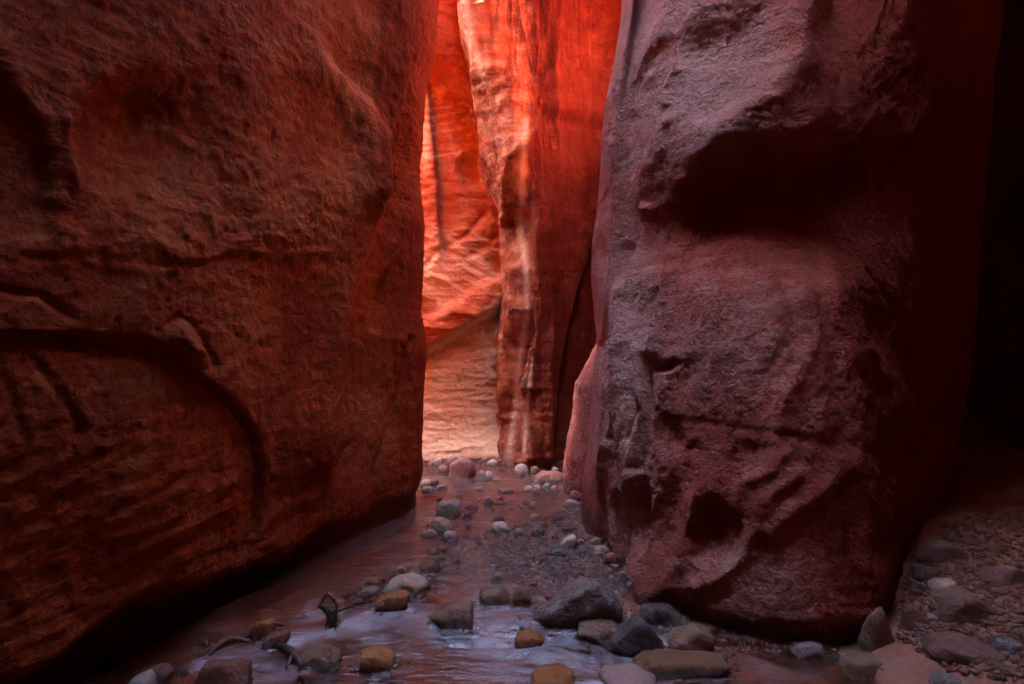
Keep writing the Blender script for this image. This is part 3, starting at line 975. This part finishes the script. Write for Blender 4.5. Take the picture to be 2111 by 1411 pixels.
stone([(887, 1282), (900, 1262), (935, 1242), (975, 1240), (985, 1262), (986, 1290), (930, 1298), (895, 1296)], 'brown', 'squarish brown block with a dark dripping front in the middle of the stream', 'boulder', p=22, rough=0.08, thick=0.75)
stone([(985, 1240), (992, 1220), (1018, 1211), (1045, 1220), (1052, 1238), (1030, 1250), (1000, 1250)], 'brown', 'rounded brown stone just behind the squarish block', p=9, rough=0.08)
stone([(1050, 1246), (1056, 1222), (1072, 1210), (1090, 1218), (1097, 1248), (1070, 1252)], 'moss', 'mossy golden brown stone left of the grey boulder', p=12, rough=0.22)
stone([(762, 1252), (775, 1232), (808, 1217), (836, 1222), (838, 1240), (815, 1260), (785, 1264)], 'orange', 'orange brown stone with a black wet end beside the driftwood', p=12, rough=0.08)
stone([(785, 1212), (800, 1192), (830, 1184), (868, 1190), (882, 1204), (868, 1218), (810, 1228)], 'tan', 'large tan stone with grey streaks at the head of the small dam', p=12, rough=0.12)
stone([(535, 1330), (545, 1308), (568, 1299), (590, 1306), (588, 1322), (560, 1338)], 'wetred', 'glossy dark red stone shining in the purple water', p=10, rough=0.06)
stone([(498, 1306), (512, 1284), (540, 1275), (556, 1282), (550, 1300), (520, 1314)], 'orange', 'rough orange stone just above the glossy red stone', p=12, rough=0.10)
stone([(385, 1400), (392, 1368), (430, 1356), (485, 1355), (497, 1372), (495, 1420), (400, 1425)], 'wetred', 'big dark red brown wet block at the bottom left', 'boulder', p=18, rough=0.08, thick=0.6)
stone([(285, 1398), (292, 1376), (322, 1370), (342, 1384), (340, 1402), (305, 1410)], 'dim', 'dull tan rounded stone beside the grey stone at bottom left', p=10, rough=0.08)
stone([(238, 1428), (262, 1396), (284, 1384), (304, 1400), (312, 1430)], 'grey', 'grey veined stone at the bottom edge, farthest left in the stream', p=12, rough=0.10)
stone([(360, 1385), (366, 1372), (380, 1372), (386, 1388), (372, 1392)], 'blue', 'little blue black stone touching the big dark red block', p=14, rough=0.10)
stone([(408, 1332), (414, 1317), (421, 1318), (428, 1334)], 'wetred', 'tiny pointed red stone at the left end of the purple water', p=20, rough=0.08)
stone([(600, 1372), (612, 1345), (650, 1335), (690, 1352), (684, 1372), (640, 1380)], 'brown', 'brown sunken stone under the near pool, right of the glossy red stone', p=9, rough=0.08, sink=0.5)
stone([(606, 1402), (614, 1386), (634, 1384), (642, 1398), (630, 1408)], 'red', 'small bright red stone under the water at the bottom left', p=9, rough=0.08)
stone([(1638, 1350), (1650, 1330), (1680, 1322), (1705, 1328), (1713, 1348), (1685, 1362), (1655, 1360)], 'purple', 'glossy purple stone in the pool at the foot of the buttress', p=14, rough=0.12)
stone([(1750, 1375), (1762, 1352), (1800, 1348), (1832, 1356), (1844, 1378), (1815, 1392), (1780, 1394)], 'brown', 'brown wet stone with a lit rim, front left of the upright rock', p=14, rough=0.10)
stone([(1784, 1284), (1812, 1264), (1824, 1249), (1838, 1252), (1850, 1290), (1864, 1336), (1840, 1348), (1796, 1342)], 'dim', 'tall upright tan rock with a blunt top leaning on the buttress foot', 'boulder', p=20, rough=0.12, thick=0.6)
stone([(1892, 1190), (1905, 1166), (1930, 1160), (1956, 1176), (1962, 1200), (1930, 1206)], 'dim', 'rounded dull stone against the dark side of the buttress', p=12, rough=0.08)
stone([(1884, 1228), (1888, 1204), (1902, 1195), (1914, 1208), (1912, 1236)], 'dim', 'small upright stone wedged at the lower right corner of the buttress', p=14, rough=0.10)
stone([(1935, 1212), (1950, 1196), (1985, 1192), (2010, 1204), (2000, 1222), (1960, 1226)], 'tan', 'smooth oval tan stone in the middle of the dark bank', p=8, rough=0.05)
stone([(1972, 1270), (1985, 1222), (2015, 1207), (2050, 1214), (2075, 1262), (2060, 1290), (1995, 1292)], 'dim', 'big dome shaped dark stone on the right bank', 'boulder', p=12, rough=0.10)
stone([(1868, 1262), (1878, 1247), (1905, 1268), (1938, 1306), (1925, 1314), (1892, 1300)], 'dim', 'thin slanting slab lying between the upright rock and the oval stone', p=22, rough=0.08, thick=0.5)
stone([(1958, 1345), (1972, 1316), (2030, 1306), (2078, 1326), (2090, 1352), (2060, 1374), (1995, 1380)], 'dim', 'largest angular block of the dark right bank, near the corner', 'boulder', p=22, rough=0.10)
stone([(2072, 1336), (2082, 1316), (2120, 1320), (2135, 1340), (2110, 1352)], 'blue', 'blue black stone cut by the right edge', p=14, rough=0.08)
stone([(1908, 1352), (1918, 1332), (1936, 1328), (1946, 1346), (1932, 1362)], 'black', 'small dark stone between the upright rock and the angular block', p=16, rough=0.10)
stone([(1918, 1150), (1935, 1122), (1975, 1114), (2010, 1136), (2012, 1162), (1960, 1168)], 'dim', 'broad dark red stone far back on the right bank', p=14, rough=0.10)
stone([(2050, 1215), (2068, 1172), (2100, 1160), (2140, 1180), (2150, 1222)], 'dim', 'dark stone half out of the picture above the dome stone', p=14, rough=0.10)
stone([(1936, 1428), (1950, 1400), (1985, 1393), (2012, 1404), (2022, 1430)], 'wetgrey', 'glittering wet stone at the bottom edge under the angular block', p=12, rough=0.12)
stone([(2076, 1392), (2084, 1372), (2130, 1376), (2140, 1400)], 'brown', 'flat wet stone in the bottom right corner', p=14, rough=0.10)

# stones known by their extent
G_FAR = 'stones at the foot of the far wall'
oval(894, 916, 943, 963, 'pale', 'pale yellow stone, upper of the pair left of the angular boulder')
oval(919, 942, 939, 956, 'pale', 'pale yellow stone peeping out behind the angular boulder')
oval(881, 897, 950, 964, 'tan', 'small tan stone by the left wall, left of the pale yellow pair')
oval(902, 925, 957, 973, 'pink', 'flat pink stone at the left foot of the angular boulder')
oval(1002, 1028, 949, 960, 'pale', 'long pale stone lying at the left foot of the pillar')
oval(1060, 1092, 956, 977, 'grey', 'grey domed stone at the foot of the pillar')
oval(1093, 1111, 961, 976, 'grey', 'smaller grey stone touching the domed one by the pillar')
oval(1096, 1172, 972, 994, 'red', 'wide flat red slab below the pale rock lobe', p=20)
oval(1137, 1152, 963, 973, 'grey', 'small grey stone on the far edge of the red slab')
oval(985, 1000, 970, 985, 'tan', 'tan stone right of the angular boulder')
oval(1000, 1015, 971, 986, 'pale', 'pale upright stone beside the tan one right of the angular boulder')
oval(1168, 1206, 993, 1006, 'brown', 'flat brown slab against the foot of the buttress')
oval(866, 890, 988, 1004, 'tan', 'tan stone in the water beside the edge of the left wall')
oval(890, 904, 987, 1000, 'brown', 'small upright brown stone near the edge of the left wall')
oval(897, 922, 998, 1009, 'tan', 'flat tan stone before the small upright brown one')
oval(866, 892, 1003, 1015, 'grey', 'grey slab touching the edge of the left wall')
stone([(895, 1044), (905, 1034), (938, 1028), (950, 1034), (950, 1056), (925, 1062)], 'grey', 'light grey wedge shaped rock in the upper stream', p=24, rough=0.07)
stone([(880, 1086), (890, 1072), (906, 1066), (922, 1074), (932, 1088), (910, 1094)], 'tan', 'grey tan pyramid stone just below the light grey wedge', p=14, rough=0.07)
oval(864, 901, 1091, 1107, 'tan', 'flat greenish tan stone at the edge of the calm water')
oval(909, 944, 1095, 1115, 'tan', 'oval tan stone at the left tip of the gravel bar')
oval(1008, 1052, 1076, 1098, 'pale', 'pale orange stone at the head of the gravel bar')
oval(1094, 1124, 1087, 1106, 'brown', 'rounded brown stone in the middle of the riffle')
oval(1057, 1082, 1089, 1106, 'grey', 'grey shell shaped stone left of the rounded brown one')
oval(1164, 1192, 1029, 1047, 'pink', 'white topped stone by the red slab at the buttress edge')
oval(1176, 1204, 1011, 1031, 'red', 'red slab tilted against the left edge of the buttress')
oval(1142, 1166, 1061, 1071, 'blue', 'long blue grey stone near the buttress gravel')
oval(1016, 1041, 1061, 1078, 'purple', 'purple grey stone behind the pale orange one')
oval(958, 980, 1034, 1048, 'pink', 'pink stone right of the light grey wedge')
oval(995, 1016, 1029, 1041, 'blue', 'small blue grey stone in the upper stream')
oval(1018, 1040, 1032, 1039, 'pink', 'thin pink stone right of the blue grey one')
oval(1090, 1106, 1034, 1047, 'pale', 'small white stone alone in the upper stream')
oval(1030, 1060, 1007, 1017, 'grey', 'low dark stone in the glittering upper stream')
oval(1080, 1100, 1001, 1014, 'pale', 'white stone below the red slab')
oval(1097, 1114, 1003, 1018, 'tan', 'tan stone touching the white one below the red slab')
oval(1120, 1136, 996, 1008, 'grey', 'grey stone close under the red slab')
oval(1134, 1152, 1000, 1014, 'pink', 'pink stone under the right end of the red slab')
oval(955, 972, 1058, 1070, 'black', 'small black stone below the light grey wedge')
oval(1093, 1112, 1060, 1074, 'pale', 'glinting pale stone in the riffle above the rounded brown one')
stone([(1154, 1126), (1166, 1108), (1184, 1102), (1193, 1110), (1186, 1122), (1164, 1132)], 'pale', 'long tan stone lying aslant on the buttress gravel', p=10, rough=0.06)
oval(1134, 1170, 1129, 1152, 'blue', 'dark blue grey stone with a white foot at the gravel bar edge')
oval(1198, 1226, 1102, 1114, 'purple', 'flat purple stone at the foot of the first flute')
oval(1216, 1246, 1109, 1123, 'tan', 'greenish tan stone before the flat purple one')
oval(1244, 1262, 1117, 1129, 'grey', 'grey stone against the foot of the second flute')
oval(1221, 1262, 1126, 1140, 'pale', 'long flat pale stone in the heap by the flutes')
oval(1221, 1246, 1137, 1150, 'grey', 'grey stone just below the long flat pale one')
oval(1190, 1208, 1112, 1124, 'pink', 'pink stone beside the long tan one on the gravel')
stone([(1245, 1155), (1252, 1138), (1272, 1137), (1283, 1152), (1278, 1163), (1256, 1166)], 'red', 'red block with a grey top by the buttress foot', p=24, rough=0.06)
oval(1294, 1326, 1152, 1176, 'tan', 'round tan stone tucked into the corner of the buttress')
oval(1274, 1303, 1177, 1206, 'grey', 'grey wet stone on the orange mud')
oval(1292, 1316, 1199, 1214, 'grey', 'small oval grey stone alone on the orange mud')
oval(1074, 1092, 1158, 1171, 'grey', 'small grey stone in the middle of the gravel bar')
oval(736, 780, 1211, 1226, 'tan', 'flat tan stone next to the driftwood twig')
oval(812, 840, 1167, 1184, 'pink', 'pinkish grey stone at the upper end of the small dam')
oval(839, 865, 1174, 1186, 'tan', 'small tan stone between the pinkish and the dark one')
oval(858, 906, 1157, 1180, 'brown', 'dark brown flat stone at the top left of the gravel bar')
oval(898, 921, 1146, 1159, 'blue', 'shiny blue black stone on the left tip of the gravel')
oval(748, 770, 1196, 1210, 'brown', 'mossy little stone left of the large tan stone')
oval(1010, 1040, 1180, 1200, 'grey', 'grey stone half sunk behind the rounded brown one')
oval(1255, 1290, 1268, 1282, 'brown', 'small wet stone at the right foot of the grey boulder')
oval(1390, 1415, 1248, 1262, 'tan', 'small pale stone behind the dark rounded rock')
oval(1866, 1892, 1310, 1330, 'dim', 'small dull stone right of the upright rock')
oval(1850, 1880, 1340, 1356, 'brown', 'little brown stone at the right foot of the upright rock')
oval(1940, 1975, 1240, 1262, 'dim', 'small flat stone left of the dome shaped one')
oval(1912, 1944, 1228, 1246, 'dim', 'flat stone under the rounded stone of the bank')
oval(1990, 2030, 1168, 1190, 'dim', 'dull stone behind the smooth oval one')
oval(2040, 2080, 1120, 1150, 'dim', 'dim stone at the back of the bank by the right edge')
oval(1950, 1990, 1075, 1100, 'dim', 'dim stone deepest in the dark gap right of the buttress')
oval(1955, 1985, 1290, 1308, 'dim', 'small stone above the angular block')
oval(1722, 1750, 1352, 1368, 'black', 'small black stone between the purple and the brown one')
# red slabs heaped on the far bank
SLABS = ['red slab left of the middle', 'pink slab at the upper left', 'wide red slab in the middle', 'tan slab near the top', 'red slab lowest at the pillar foot', 'pink slab low on the left',
         'red slab against the pillar', 'tan slab nearest the angular boulder', 'small red slab low in the middle', 'pink slab at the very top', 'small red slab at the water edge', 'small tan slab leftmost']
k = 0
for (x0, x1, y0, y1) in ((980, 1000, 934, 944), (992, 1006, 926, 936), (1000, 1022, 936, 945), (1008, 1026, 928, 937), (1020, 1038, 940, 949), (985, 1003, 943, 952),
                         (1024, 1038, 931, 940), (972, 988, 942, 951), (1005, 1018, 944, 951), (1014, 1030, 922, 930), (1012, 1024, 947, 954), (962, 976, 938, 946)):
    oval(x0, x1, y0, y1, ('red', 'pink', 'red', 'tan')[k % 4], SLABS[k] + ' in the heap by the far wall', 'broken slabs heaped on the far bank', p=22)
    k += 1

# ------------------------------------------------------------------ pebbles and gravel
def inside(px, py, poly):
    r = np.zeros(px.shape, bool)
    j = len(poly) - 1
    for i in range(len(poly)):
        (xi, yi), (xj, yj) = poly[i], poly[j]
        c = ((yi > py) != (yj > py)) & (px < (xj - xi) * (py - yi) / (yj - yi + 1e-9) + xi)
        r ^= c
        j = i
    return r


peb = []
rs = np.random.RandomState(5)
for v in range(10):
    V, Fq = polytope(random_planes(rs, 12, (1, rs.uniform(.6, .95), rs.uniform(.45, .7))), 2, rs.choice([7, 10, 16]), 0.14, v, 1.0)
    peb.append((V, Fq, polytope(random_planes(rs, 9, (1, .8, .6)), 1, 14, 0.1, v, 1.0)))
BAR = [(850, 1150), (905, 1120), (960, 1098), (1060, 1085), (1160, 1050), (1196, 1020), (1203, 1075), (1255, 1130), (1300, 1165), (1325, 1200), (1285, 1225), (1200, 1200), (1110, 1222), (1000, 1190), (900, 1170)]
DAM = [(700, 1225), (760, 1200), (850, 1175), (900, 1160), (900, 1185), (800, 1225), (720, 1245)]
BANK = [(1860, 1240), (1890, 1180), (1960, 1080), (2140, 1050), (2140, 1430), (1960, 1400), (1850, 1340)]
FARB = [(870, 968), (900, 955), (985, 930), (1045, 922), (1045, 955), (1000, 965), (930, 975)]
UP = [(870, 985), (1190, 985), (1195, 1060), (1010, 1085), (950, 1100), (880, 1060)]
GROUPS = {
    'bar': (BAR, 110, 'small wet pebble on the gravel bar in mid stream', 'pebbles on the gravel bar', (3.5, 7), ('grey', 'tan', 'pink', 'brown', 'red', 'blue', 'pale')),
    'up': (UP, 35, 'small stone breaking the surface of the glittering upper stream', 'stones breaking the surface upstream', (4, 8), ('grey', 'pale', 'brown', 'blue', 'pink')),
    'bank': (BANK, 60, 'small dull stone in the rubble of the dark right bank', 'rubble on the right bank', (6, 14), ('dim', 'dim', 'brown', 'red')),
    'dam': (DAM, 16, 'small brown stone in the little dam by the driftwood', 'small stones of the dam', (5, 9), ('brown', 'tan', 'wetred', 'grey')),
}
MARKS = [(952, 965, 'the angular reddish boulder'), (1076, 966, 'the grey domed stone by the pillar'), (1134, 983, 'the wide red slab'), (922, 1045, 'the light grey wedge'),
         (906, 1080, 'the grey tan pyramid stone'), (926, 1105, 'the oval tan stone'), (1030, 1087, 'the pale orange stone'), (1109, 1097, 'the rounded brown stone of the riffle'),
         (1178, 1038, 'the white topped stone'), (1174, 1117, 'the long aslant tan stone'), (1152, 1140, 'the dark stone with a white foot'), (1242, 1133, 'the long flat pale stone'),
         (1264, 1150, 'the red block'), (1310, 1164, 'the round tan corner stone'), (1083, 1165, 'the lone grey bar stone'), (882, 1168, 'the dark brown flat stone'), (910, 1152, 'the shiny blue black stone'),
         (833, 1205, 'the large tan stone of the dam'), (800, 1240, 'the orange brown stone'), (1018, 1230, 'the rounded brown stone'), (1073, 1230, 'the mossy stone'), (1200, 1240, 'the largest grey boulder'),
         (1822, 1300, 'the tall upright rock'), (1928, 1182, 'the rounded bank stone'), (1972, 1209, 'the smooth oval stone'), (2025, 1250, 'the big dome shaped stone'), (1903, 1280, 'the thin slanting slab'),
         (2025, 1343, 'the large angular bank block'), (1965, 1140, 'the broad dark red stone'), (2090, 1330, 'the blue black edge stone'), (2060, 1135, 'the dim stone at the back'), (975, 1410, 'the near pool')]
HUE = {'grey': 'grey', 'tan': 'tan', 'pink': 'pink', 'brown': 'brown', 'red': 'red', 'blue': 'slate grey', 'pale': 'pale', 'dim': 'dull brown', 'wetred': 'dark red'}
seen = {}


def neighbour_label(qx, qy, mt, r, mid, noun):
    m = min(MARKS, key=lambda k: (k[0] - qx) ** 2 + (2.2 * (k[1] - qy)) ** 2)
    dx, dy = qx - m[0], 2.2 * (qy - m[1])
    near = 'right up against' if abs(dx) + abs(dy) < 40 else ('near' if abs(dx) + abs(dy) < 75 else 'well away from')
    way = ('right of' if dx > 0 else 'left of') if abs(dx) > abs(dy) else ('before' if dy > 0 else 'behind')
    how = {'right up against': 'close', 'near': 'a little', 'well away from': 'far'}[near]
    return f'{"larger" if r > mid else "small"} {HUE[mt]} {noun} {how} {way} {m[2]}'


pm = {}
named = {}
for key, (poly, n, lab, grp, (r0, r1), mats) in GROUPS.items():
    pa = np.array(poly)
    c = 0
    while c < n:
        qx, qy = rs.uniform(pa[:, 0].min(), pa[:, 0].max()), rs.uniform(pa[:, 1].min(), pa[:, 1].max())
        if not inside(np.array([qx]), np.array([qy]), poly)[0]:
            continue
        x, y, z = ground_hit(qx, qy)
        v = rs.randint(10)
        mt = mats[rs.randint(len(mats))]
        if (v, mt) not in pm:
            pm[(v, mt)] = mesh_from('pebble', peb[v][0], peb[v][1])
            pm[(v, mt)].materials.append(SM[mt])
        o = link('pebble', pm[(v, mt)])
        r = rs.uniform(r0, r1) * y / F * (1.0 if rs.rand() < .8 else 1.5)
        o.scale = (r, r * rs.uniform(.7, 1), r * rs.uniform(.6, 1))
        o.location = (x, y, z + r * 0.1)
        o.rotation_euler = (rs.uniform(-.4, .4), rs.uniform(-.4, .4), rs.uniform(0, 6.3))
        tag(o, neighbour_label(qx, qy, mt, r / (y / F), (r0 + r1) / 2, 'pebble' if key in ('bar', 'dam') else 'stone'), 'pebble', grp)
        named.setdefault(o['label'], []).append((qy, o))
        c += 1
for lab_, os_ in named.items():              # neighbours that read alike are told apart by which lies nearer
    if len(os_) > 1:
        os_.sort(key=lambda q: -q[0])
        for i_, (q, o) in enumerate(os_):
            o['label'] = lab_ + ', ' + ('nearest' if i_ == 0 else 'farthest' if i_ == len(os_) - 1 else ('second', 'third', 'fourth')[min(i_, 3) - 1] + ' nearest')


def ground_hit_many(px, py):
    z = np.zeros(px.shape)
    for _ in range(6):
        d = (CAMZ - z) * F / (py - CY)
        x = (px - CX) / F * d
        b_ = bank(x, d)
        z = np.maximum(water_z(x, d), np.where(b_ > 0.004, -0.03 + b_, -9))
    return x, d, z


def gravel(name, poly, n, r0, r1, label, mats, sub=1, lift=0.25):
    pa = np.array(poly, float)
    t_ = rs.uniform(0, 1, n * 5)
    qx = rs.uniform(pa[:, 0].min(), pa[:, 0].max(), n * 5)
    qy = pa[:, 1].min() + (pa[:, 1].max() - pa[:, 1].min()) * t_ ** 1.1
    m = inside(qx, qy, poly)
    qx, qy = qx[m][:n], qy[m][:n]
    n = len(qx)
    x, y, z = ground_hit_many(qx, qy)
    gz = np.maximum(bed_z(x, y), z - 0.02)
    r = r0 * (r1 / r0) ** (rs.uniform(0, 1, n) ** 1.8)
    k = rs.randint(0, 10, n)
    base = np.stack([p_[2][0] if sub == 1 else p_[0] for p_ in peb])
    Fq = ico(sub)[1]
    V = base[k] * (r[:, None] * np.stack([np.ones(n), rs.uniform(.6, 1, n), rs.uniform(.45, .8, n)], 1))[:, None, :]
    an = rs.uniform(0, 6.3, n)
    c_, s_ = np.cos(an)[:, None], np.sin(an)[:, None]
    tl = rs.uniform(-.3, .3, n)[:, None]
    V = np.stack([V[..., 0] * c_ - V[..., 1] * s_, V[..., 0] * s_ + V[..., 1] * c_, V[..., 2] + tl * V[..., 0]], -1)
    V = V + np.stack([x, y, gz + r * lift], 1)[:, None, :]
    nv = V.shape[1]
    Fs = (Fq[None] + (np.arange(n) * nv)[:, None, None]).reshape(-1, 3)
    me = mesh_from(name, V.reshape(-1, 3), Fs)
    for m_ in mats:
        me.materials.append(SM[m_])
    me.polygons.foreach_set('material_index', np.repeat(rs.randint(0, len(mats), n), len(Fq)).astype(np.int32))
    o = link(name, me)
    tag(o, label, 'gravel', kind='stuff')
    return o


gravel('gravel', BAR, 14000, 0.0035, 0.016, 'wet multicoloured gravel covering the bar in mid stream', ('grey', 'tan', 'pink', 'pale', 'red', 'pale', 'brown', 'pink'))
gravel('gravel', BANK, 2600, 0.006, 0.022, 'dull gravel between the stones of the dark right bank', ('dim', 'dim', 'dim', 'wetred'))
gravel('gravel', FARB, 700, 0.010, 0.035, 'reddish gravel along the foot of the far wall', ('red', 'pink', 'tan', 'red'))
gravel('gravel', DAM, 500, 0.006, 0.02, 'brown gravel caught in the little dam by the driftwood', ('brown', 'wetred', 'tan', 'red'))

# grit that the water has packed round the foot of each stone
def grit():
    fx, fy, fr = [], [], []
    for (x, y, a, b_) in FEET:
        n = int(14 + 260 * a)
        an = rs.uniform(0, 6.283, n)
        k = rs.uniform(0.9, 1.25, n) + rs.exponential(0.12, n)
        fx.append(x + np.cos(an) * a * k)
        fy.append(y + np.sin(an) * b_ * k)
        fr.append(rs.uniform(0.003, 0.009, n) * (1 + 6 * a * rs.uniform(0, 1, n) ** 3))
    x, y, r = np.concatenate(fx), np.concatenate(fy), np.concatenate(fr)
    b_ = bank(x, y)
    z = np.maximum(water_z(x, y) - 0.004, np.where(b_ > 0.004, -0.03 + b_, -9))
    n = len(x)
    base = np.stack([p_[2][0] for p_ in peb])
    Fq = ico(1)[1]
    V = base[rs.randint(0, 10, n)] * (r[:, None] * np.stack([np.ones(n), rs.uniform(.6, 1, n), rs.uniform(.5, .8, n)], 1))[:, None, :]
    V = V + np.stack([x, y, z], 1)[:, None, :]
    Fs = (Fq[None] + (np.arange(n) * V.shape[1])[:, None, None]).reshape(-1, 3)
    me = mesh_from('gravel', V.reshape(-1, 3), Fs)
    mats = ('brown', 'red', 'tan', 'dim', 'grey')
    for m_ in mats:
        me.materials.append(SM[m_])
    me.polygons.foreach_set('material_index', np.repeat(rs.randint(0, len(mats), n), len(Fq)).astype(np.int32))
    tag(link('gravel', me), 'fine brown grit packed round the feet of the stones', 'gravel', kind='stuff')


grit()

# ------------------------------------------------------------------ driftwood
t = NT('wet_driftwood')
w = t.coords((6, 6, 6))
n1 = t.noise(w, 3, 6, 0.7, 1.5)
M['wood'] = t.out(t.mix(t.rng(n1, .35, .65), (0.035, 0.018, 0.012), (0.11, 0.045, 0.025)), 0.3, t.bump(n1, 0.01, 0.8), 0.5)


def tube(bm, pts, radii, n=7, seed=0):
    pts = [Vector(p) for p in pts]
    r_ = random.Random(seed)
    rings = []
    for i, p in enumerate(pts):
        tg = (pts[min(i + 1, len(pts) - 1)] - pts[max(i - 1, 0)]).normalized()
        a = tg.cross(Vector((0.3, 0.1, 1))).normalized()
        b = tg.cross(a)
        rings.append([bm.verts.new(p + (a * math.cos(6.283 * k / n) + b * math.sin(6.283 * k / n)) * radii[i] * r_.uniform(.6, 1.35)) for k in range(n)])
    for r0, r1 in zip(rings[:-1], rings[1:]):
        for k in range(n):
            bm.faces.new((r0[k], r0[(k + 1) % n], r1[(k + 1) % n], r1[k]))
    bm.faces.new(rings[0][::-1])
    bm.faces.new(rings[-1])


def at_water(px, py, h=0.0):
    x, d, z = ground_hit(px, py)
    return Vector((x, d, z + h))


def wood(name, chains, label):
    bm = bmesh.new()
    for i, (pts, rad) in enumerate(chains):
        ps = [at_water(px, py) + Vector((0, dy, h)) for (px, py, h, dy) in pts]
        arr = catmull([p[:] for p in ps], [4] * (len(ps) - 1))
        rr = np.interp(np.linspace(0, 1, len(arr)), np.linspace(0, 1, len(rad)), rad)
        tube(bm, [Vector(a) for a in arr], list(rr), 7, i)
    bmesh.ops.recalc_face_normals(bm, faces=bm.faces[:])
    me = bpy.data.meshes.new(name)
    bm.to_mesh(me)
    bm.free()
    for p in me.polygons:
        p.use_smooth = True
    o = link(name, me, M['wood'])
    tag(o, label, 'driftwood')
    return o


wood('driftwood', [([(674, 1294, -0.02, 0), (680, 1288, 0.04, 0), (670, 1286, 0.08, 0), (661, 1284, 0.095, 0.01)], [.009, .016, .018, .010]),
                   ([(661, 1284, 0.095, 0), (668, 1284, 0.125, 0), (676, 1284, 0.142, 0), (688, 1284, 0.118, 0), (695, 1287, 0.085, 0), (692, 1292, 0.03, 0), (690, 1295, -0.02, 0)], [.007, .008, .006, .009, .008, .012, .010]),
                   ([(660, 1285, 0.085, 0), (672, 1286, 0.075, .01), (684, 1288, 0.06, 0), (694, 1288, 0.075, 0)], [.010, .022, .018, .008]),
                   ([(678, 1286, 0.06, 0), (684, 1290, 0.03, -.01), (681, 1294, -0.02, 0)], [.014, .012, .008]),
                   ([(676, 1284, 0.14, 0), (674, 1284, 0.165, 0.005)], [.006, .003]), ([(662, 1285, 0.09, 0), (655, 1285, 0.075, 0.0)], [.008, .004]),
                   ([(686, 1284, 0.05, 0.02), (706, 1270, 0.035, 0), (730, 1256, 0.028, 0), (752, 1246, 0.012, 0), (775, 1236, 0.012, 0)], [.010, .008, .009, .006, .003]),
                   ([(720, 1262, 0.03, 0), (738, 1262, 0.02, 0), (760, 1258, 0.01, 0)], [.006, .004, .002])],
     'gnarled dark driftwood knot sticking up out of the purple water')
wood('branch', [([(575, 1340, 0.02, 0), (600, 1356, 0.03, 0), (625, 1374, 0.01, 0), (655, 1392, -0.02, 0)], [.012, .018, .016, .010]), ([(604, 1358, 0.03, 0), (590, 1378, 0.0, 0)], [.012, .006])],
     'dark forked stick half sunk below the glossy red stone')
wood('branch', [([(430, 1346, -0.01, 0), (455, 1334, 0.015, 0), (480, 1326, 0.02, 0), (515, 1322, 0.0, 0)], [.008, .016, .014, .008])],
     'dark wet stick lying across the purple water left of the red stone')
wood('branch', [([(498, 1318, -0.01, 0), (530, 1304, 0.02, 0), (560, 1294, 0.02, 0), (585, 1291, 0.0, 0)], [.008, .014, .012, .006])],
     'short dark stick above the glossy red stone')

# ------------------------------------------------------------------ the rest of the canyon, out of the frame, and unseen rock added to steer the light
def back_shape(P, N, u):
    z = P[:, 2]
    return push(P, N, 0.3 * fbm(P, 0.5, 4, off=50) + 0.25 * np.clip(z - 4.0, 0, None))


wall('canyon_wall_behind', [(4.6, -4.0), (2.0, -6.0), (-1.0, -6.4), (-4.4, -3.6)], [20, 24, 20], zsamples(-0.5, ZS_HI, 8.6, 60, 16), M['dark'], back_shape,
     label='red rock wall behind the viewer')


wall('sun_block_wall', [(-5.5, 3.4), (-6.2, 4.6), (-6.7, 6.2)], [20, 20], zsamples(-0.5, 3.0, 4.7, 30, 12), M['far'], lambda P, N, u: push(P, N, 0.2 * fbm(P, 0.6, 4, off=90)),  # added out of view to stop low sun reaching the water
     label='unseen rock wall added past the bend to block low sun')


def cap(name, rim, z, label, tall=0.6):  # unseen slab added to block sun and sky outside its rim
    bm = bmesh.new()
    lo = [bm.verts.new((x, y, z)) for x, y in rim]
    hi = [bm.verts.new((x, y, z + tall)) for x, y in rim]
    n = len(rim)
    bm.faces.new(lo)
    bm.faces.new(hi)
    for i in range(n):                                  # the outer edges go down to the ground, to keep stray sunlight out
        a, b_ = rim[i], rim[(i + 1) % n]
        if (a[0] < -5.9 or a[0] > 11 or a[1] < -4.9) and (b_[0] < -5.9 or b_[0] > 11 or b_[1] < -4.9):
            bm.faces.new((lo[i], lo[(i + 1) % n], bm.verts.new((b_[0], b_[1], -0.5)), bm.verts.new((a[0], a[1], -0.5))))
    for i in range(n):
        bm.faces.new((lo[i], lo[(i + 1) % n], hi[(i + 1) % n], hi[i]))
    bmesh.ops.triangulate(bm, faces=bm.faces[:])
    bmesh.ops.recalc_face_normals(bm, faces=bm.faces[:])
    me = bpy.data.meshes.new(name)
    bm.to_mesh(me)
    bm.free()
    o = link(name, me, M['dark'])
    tag(o, label, 'light_blocker', kind='structure')
    return o


CAPS = [  # rims shaped by the light they let in
    ('light_blocker', [(0.3, 1.0), (-0.9, 1.4), (-3.0, 2.5), (-3.7, 3.2), (-2.8, 4.0), (-1.2, 4.8), (-1.2, 6.0), (-3.0, 6.0), (-3.2, 5.1), (-6.0, 4.2), (-12, 4.2), (-12, -6), (-1.0, -6.5)], 8.2, 'unseen block over the left wall, added to cut sun and sky', 3.0),  # raised to keep low sun out of the near slot
    ('light_blocker', [(0.6, 8.5), (-0.5, 7.2), (-0.9, 6.4), (-0.8, 5.3), (0.9, 4.6), (1.4, 2.7), (1.0, 1.6), (0.3, 0.9), (-0.9, -6.5), (12, -6), (12, 9)], 8.1, 'unseen slab over the buttress and right wall, added to shape the skylight'),
]
for a in CAPS:
    cap(*a)
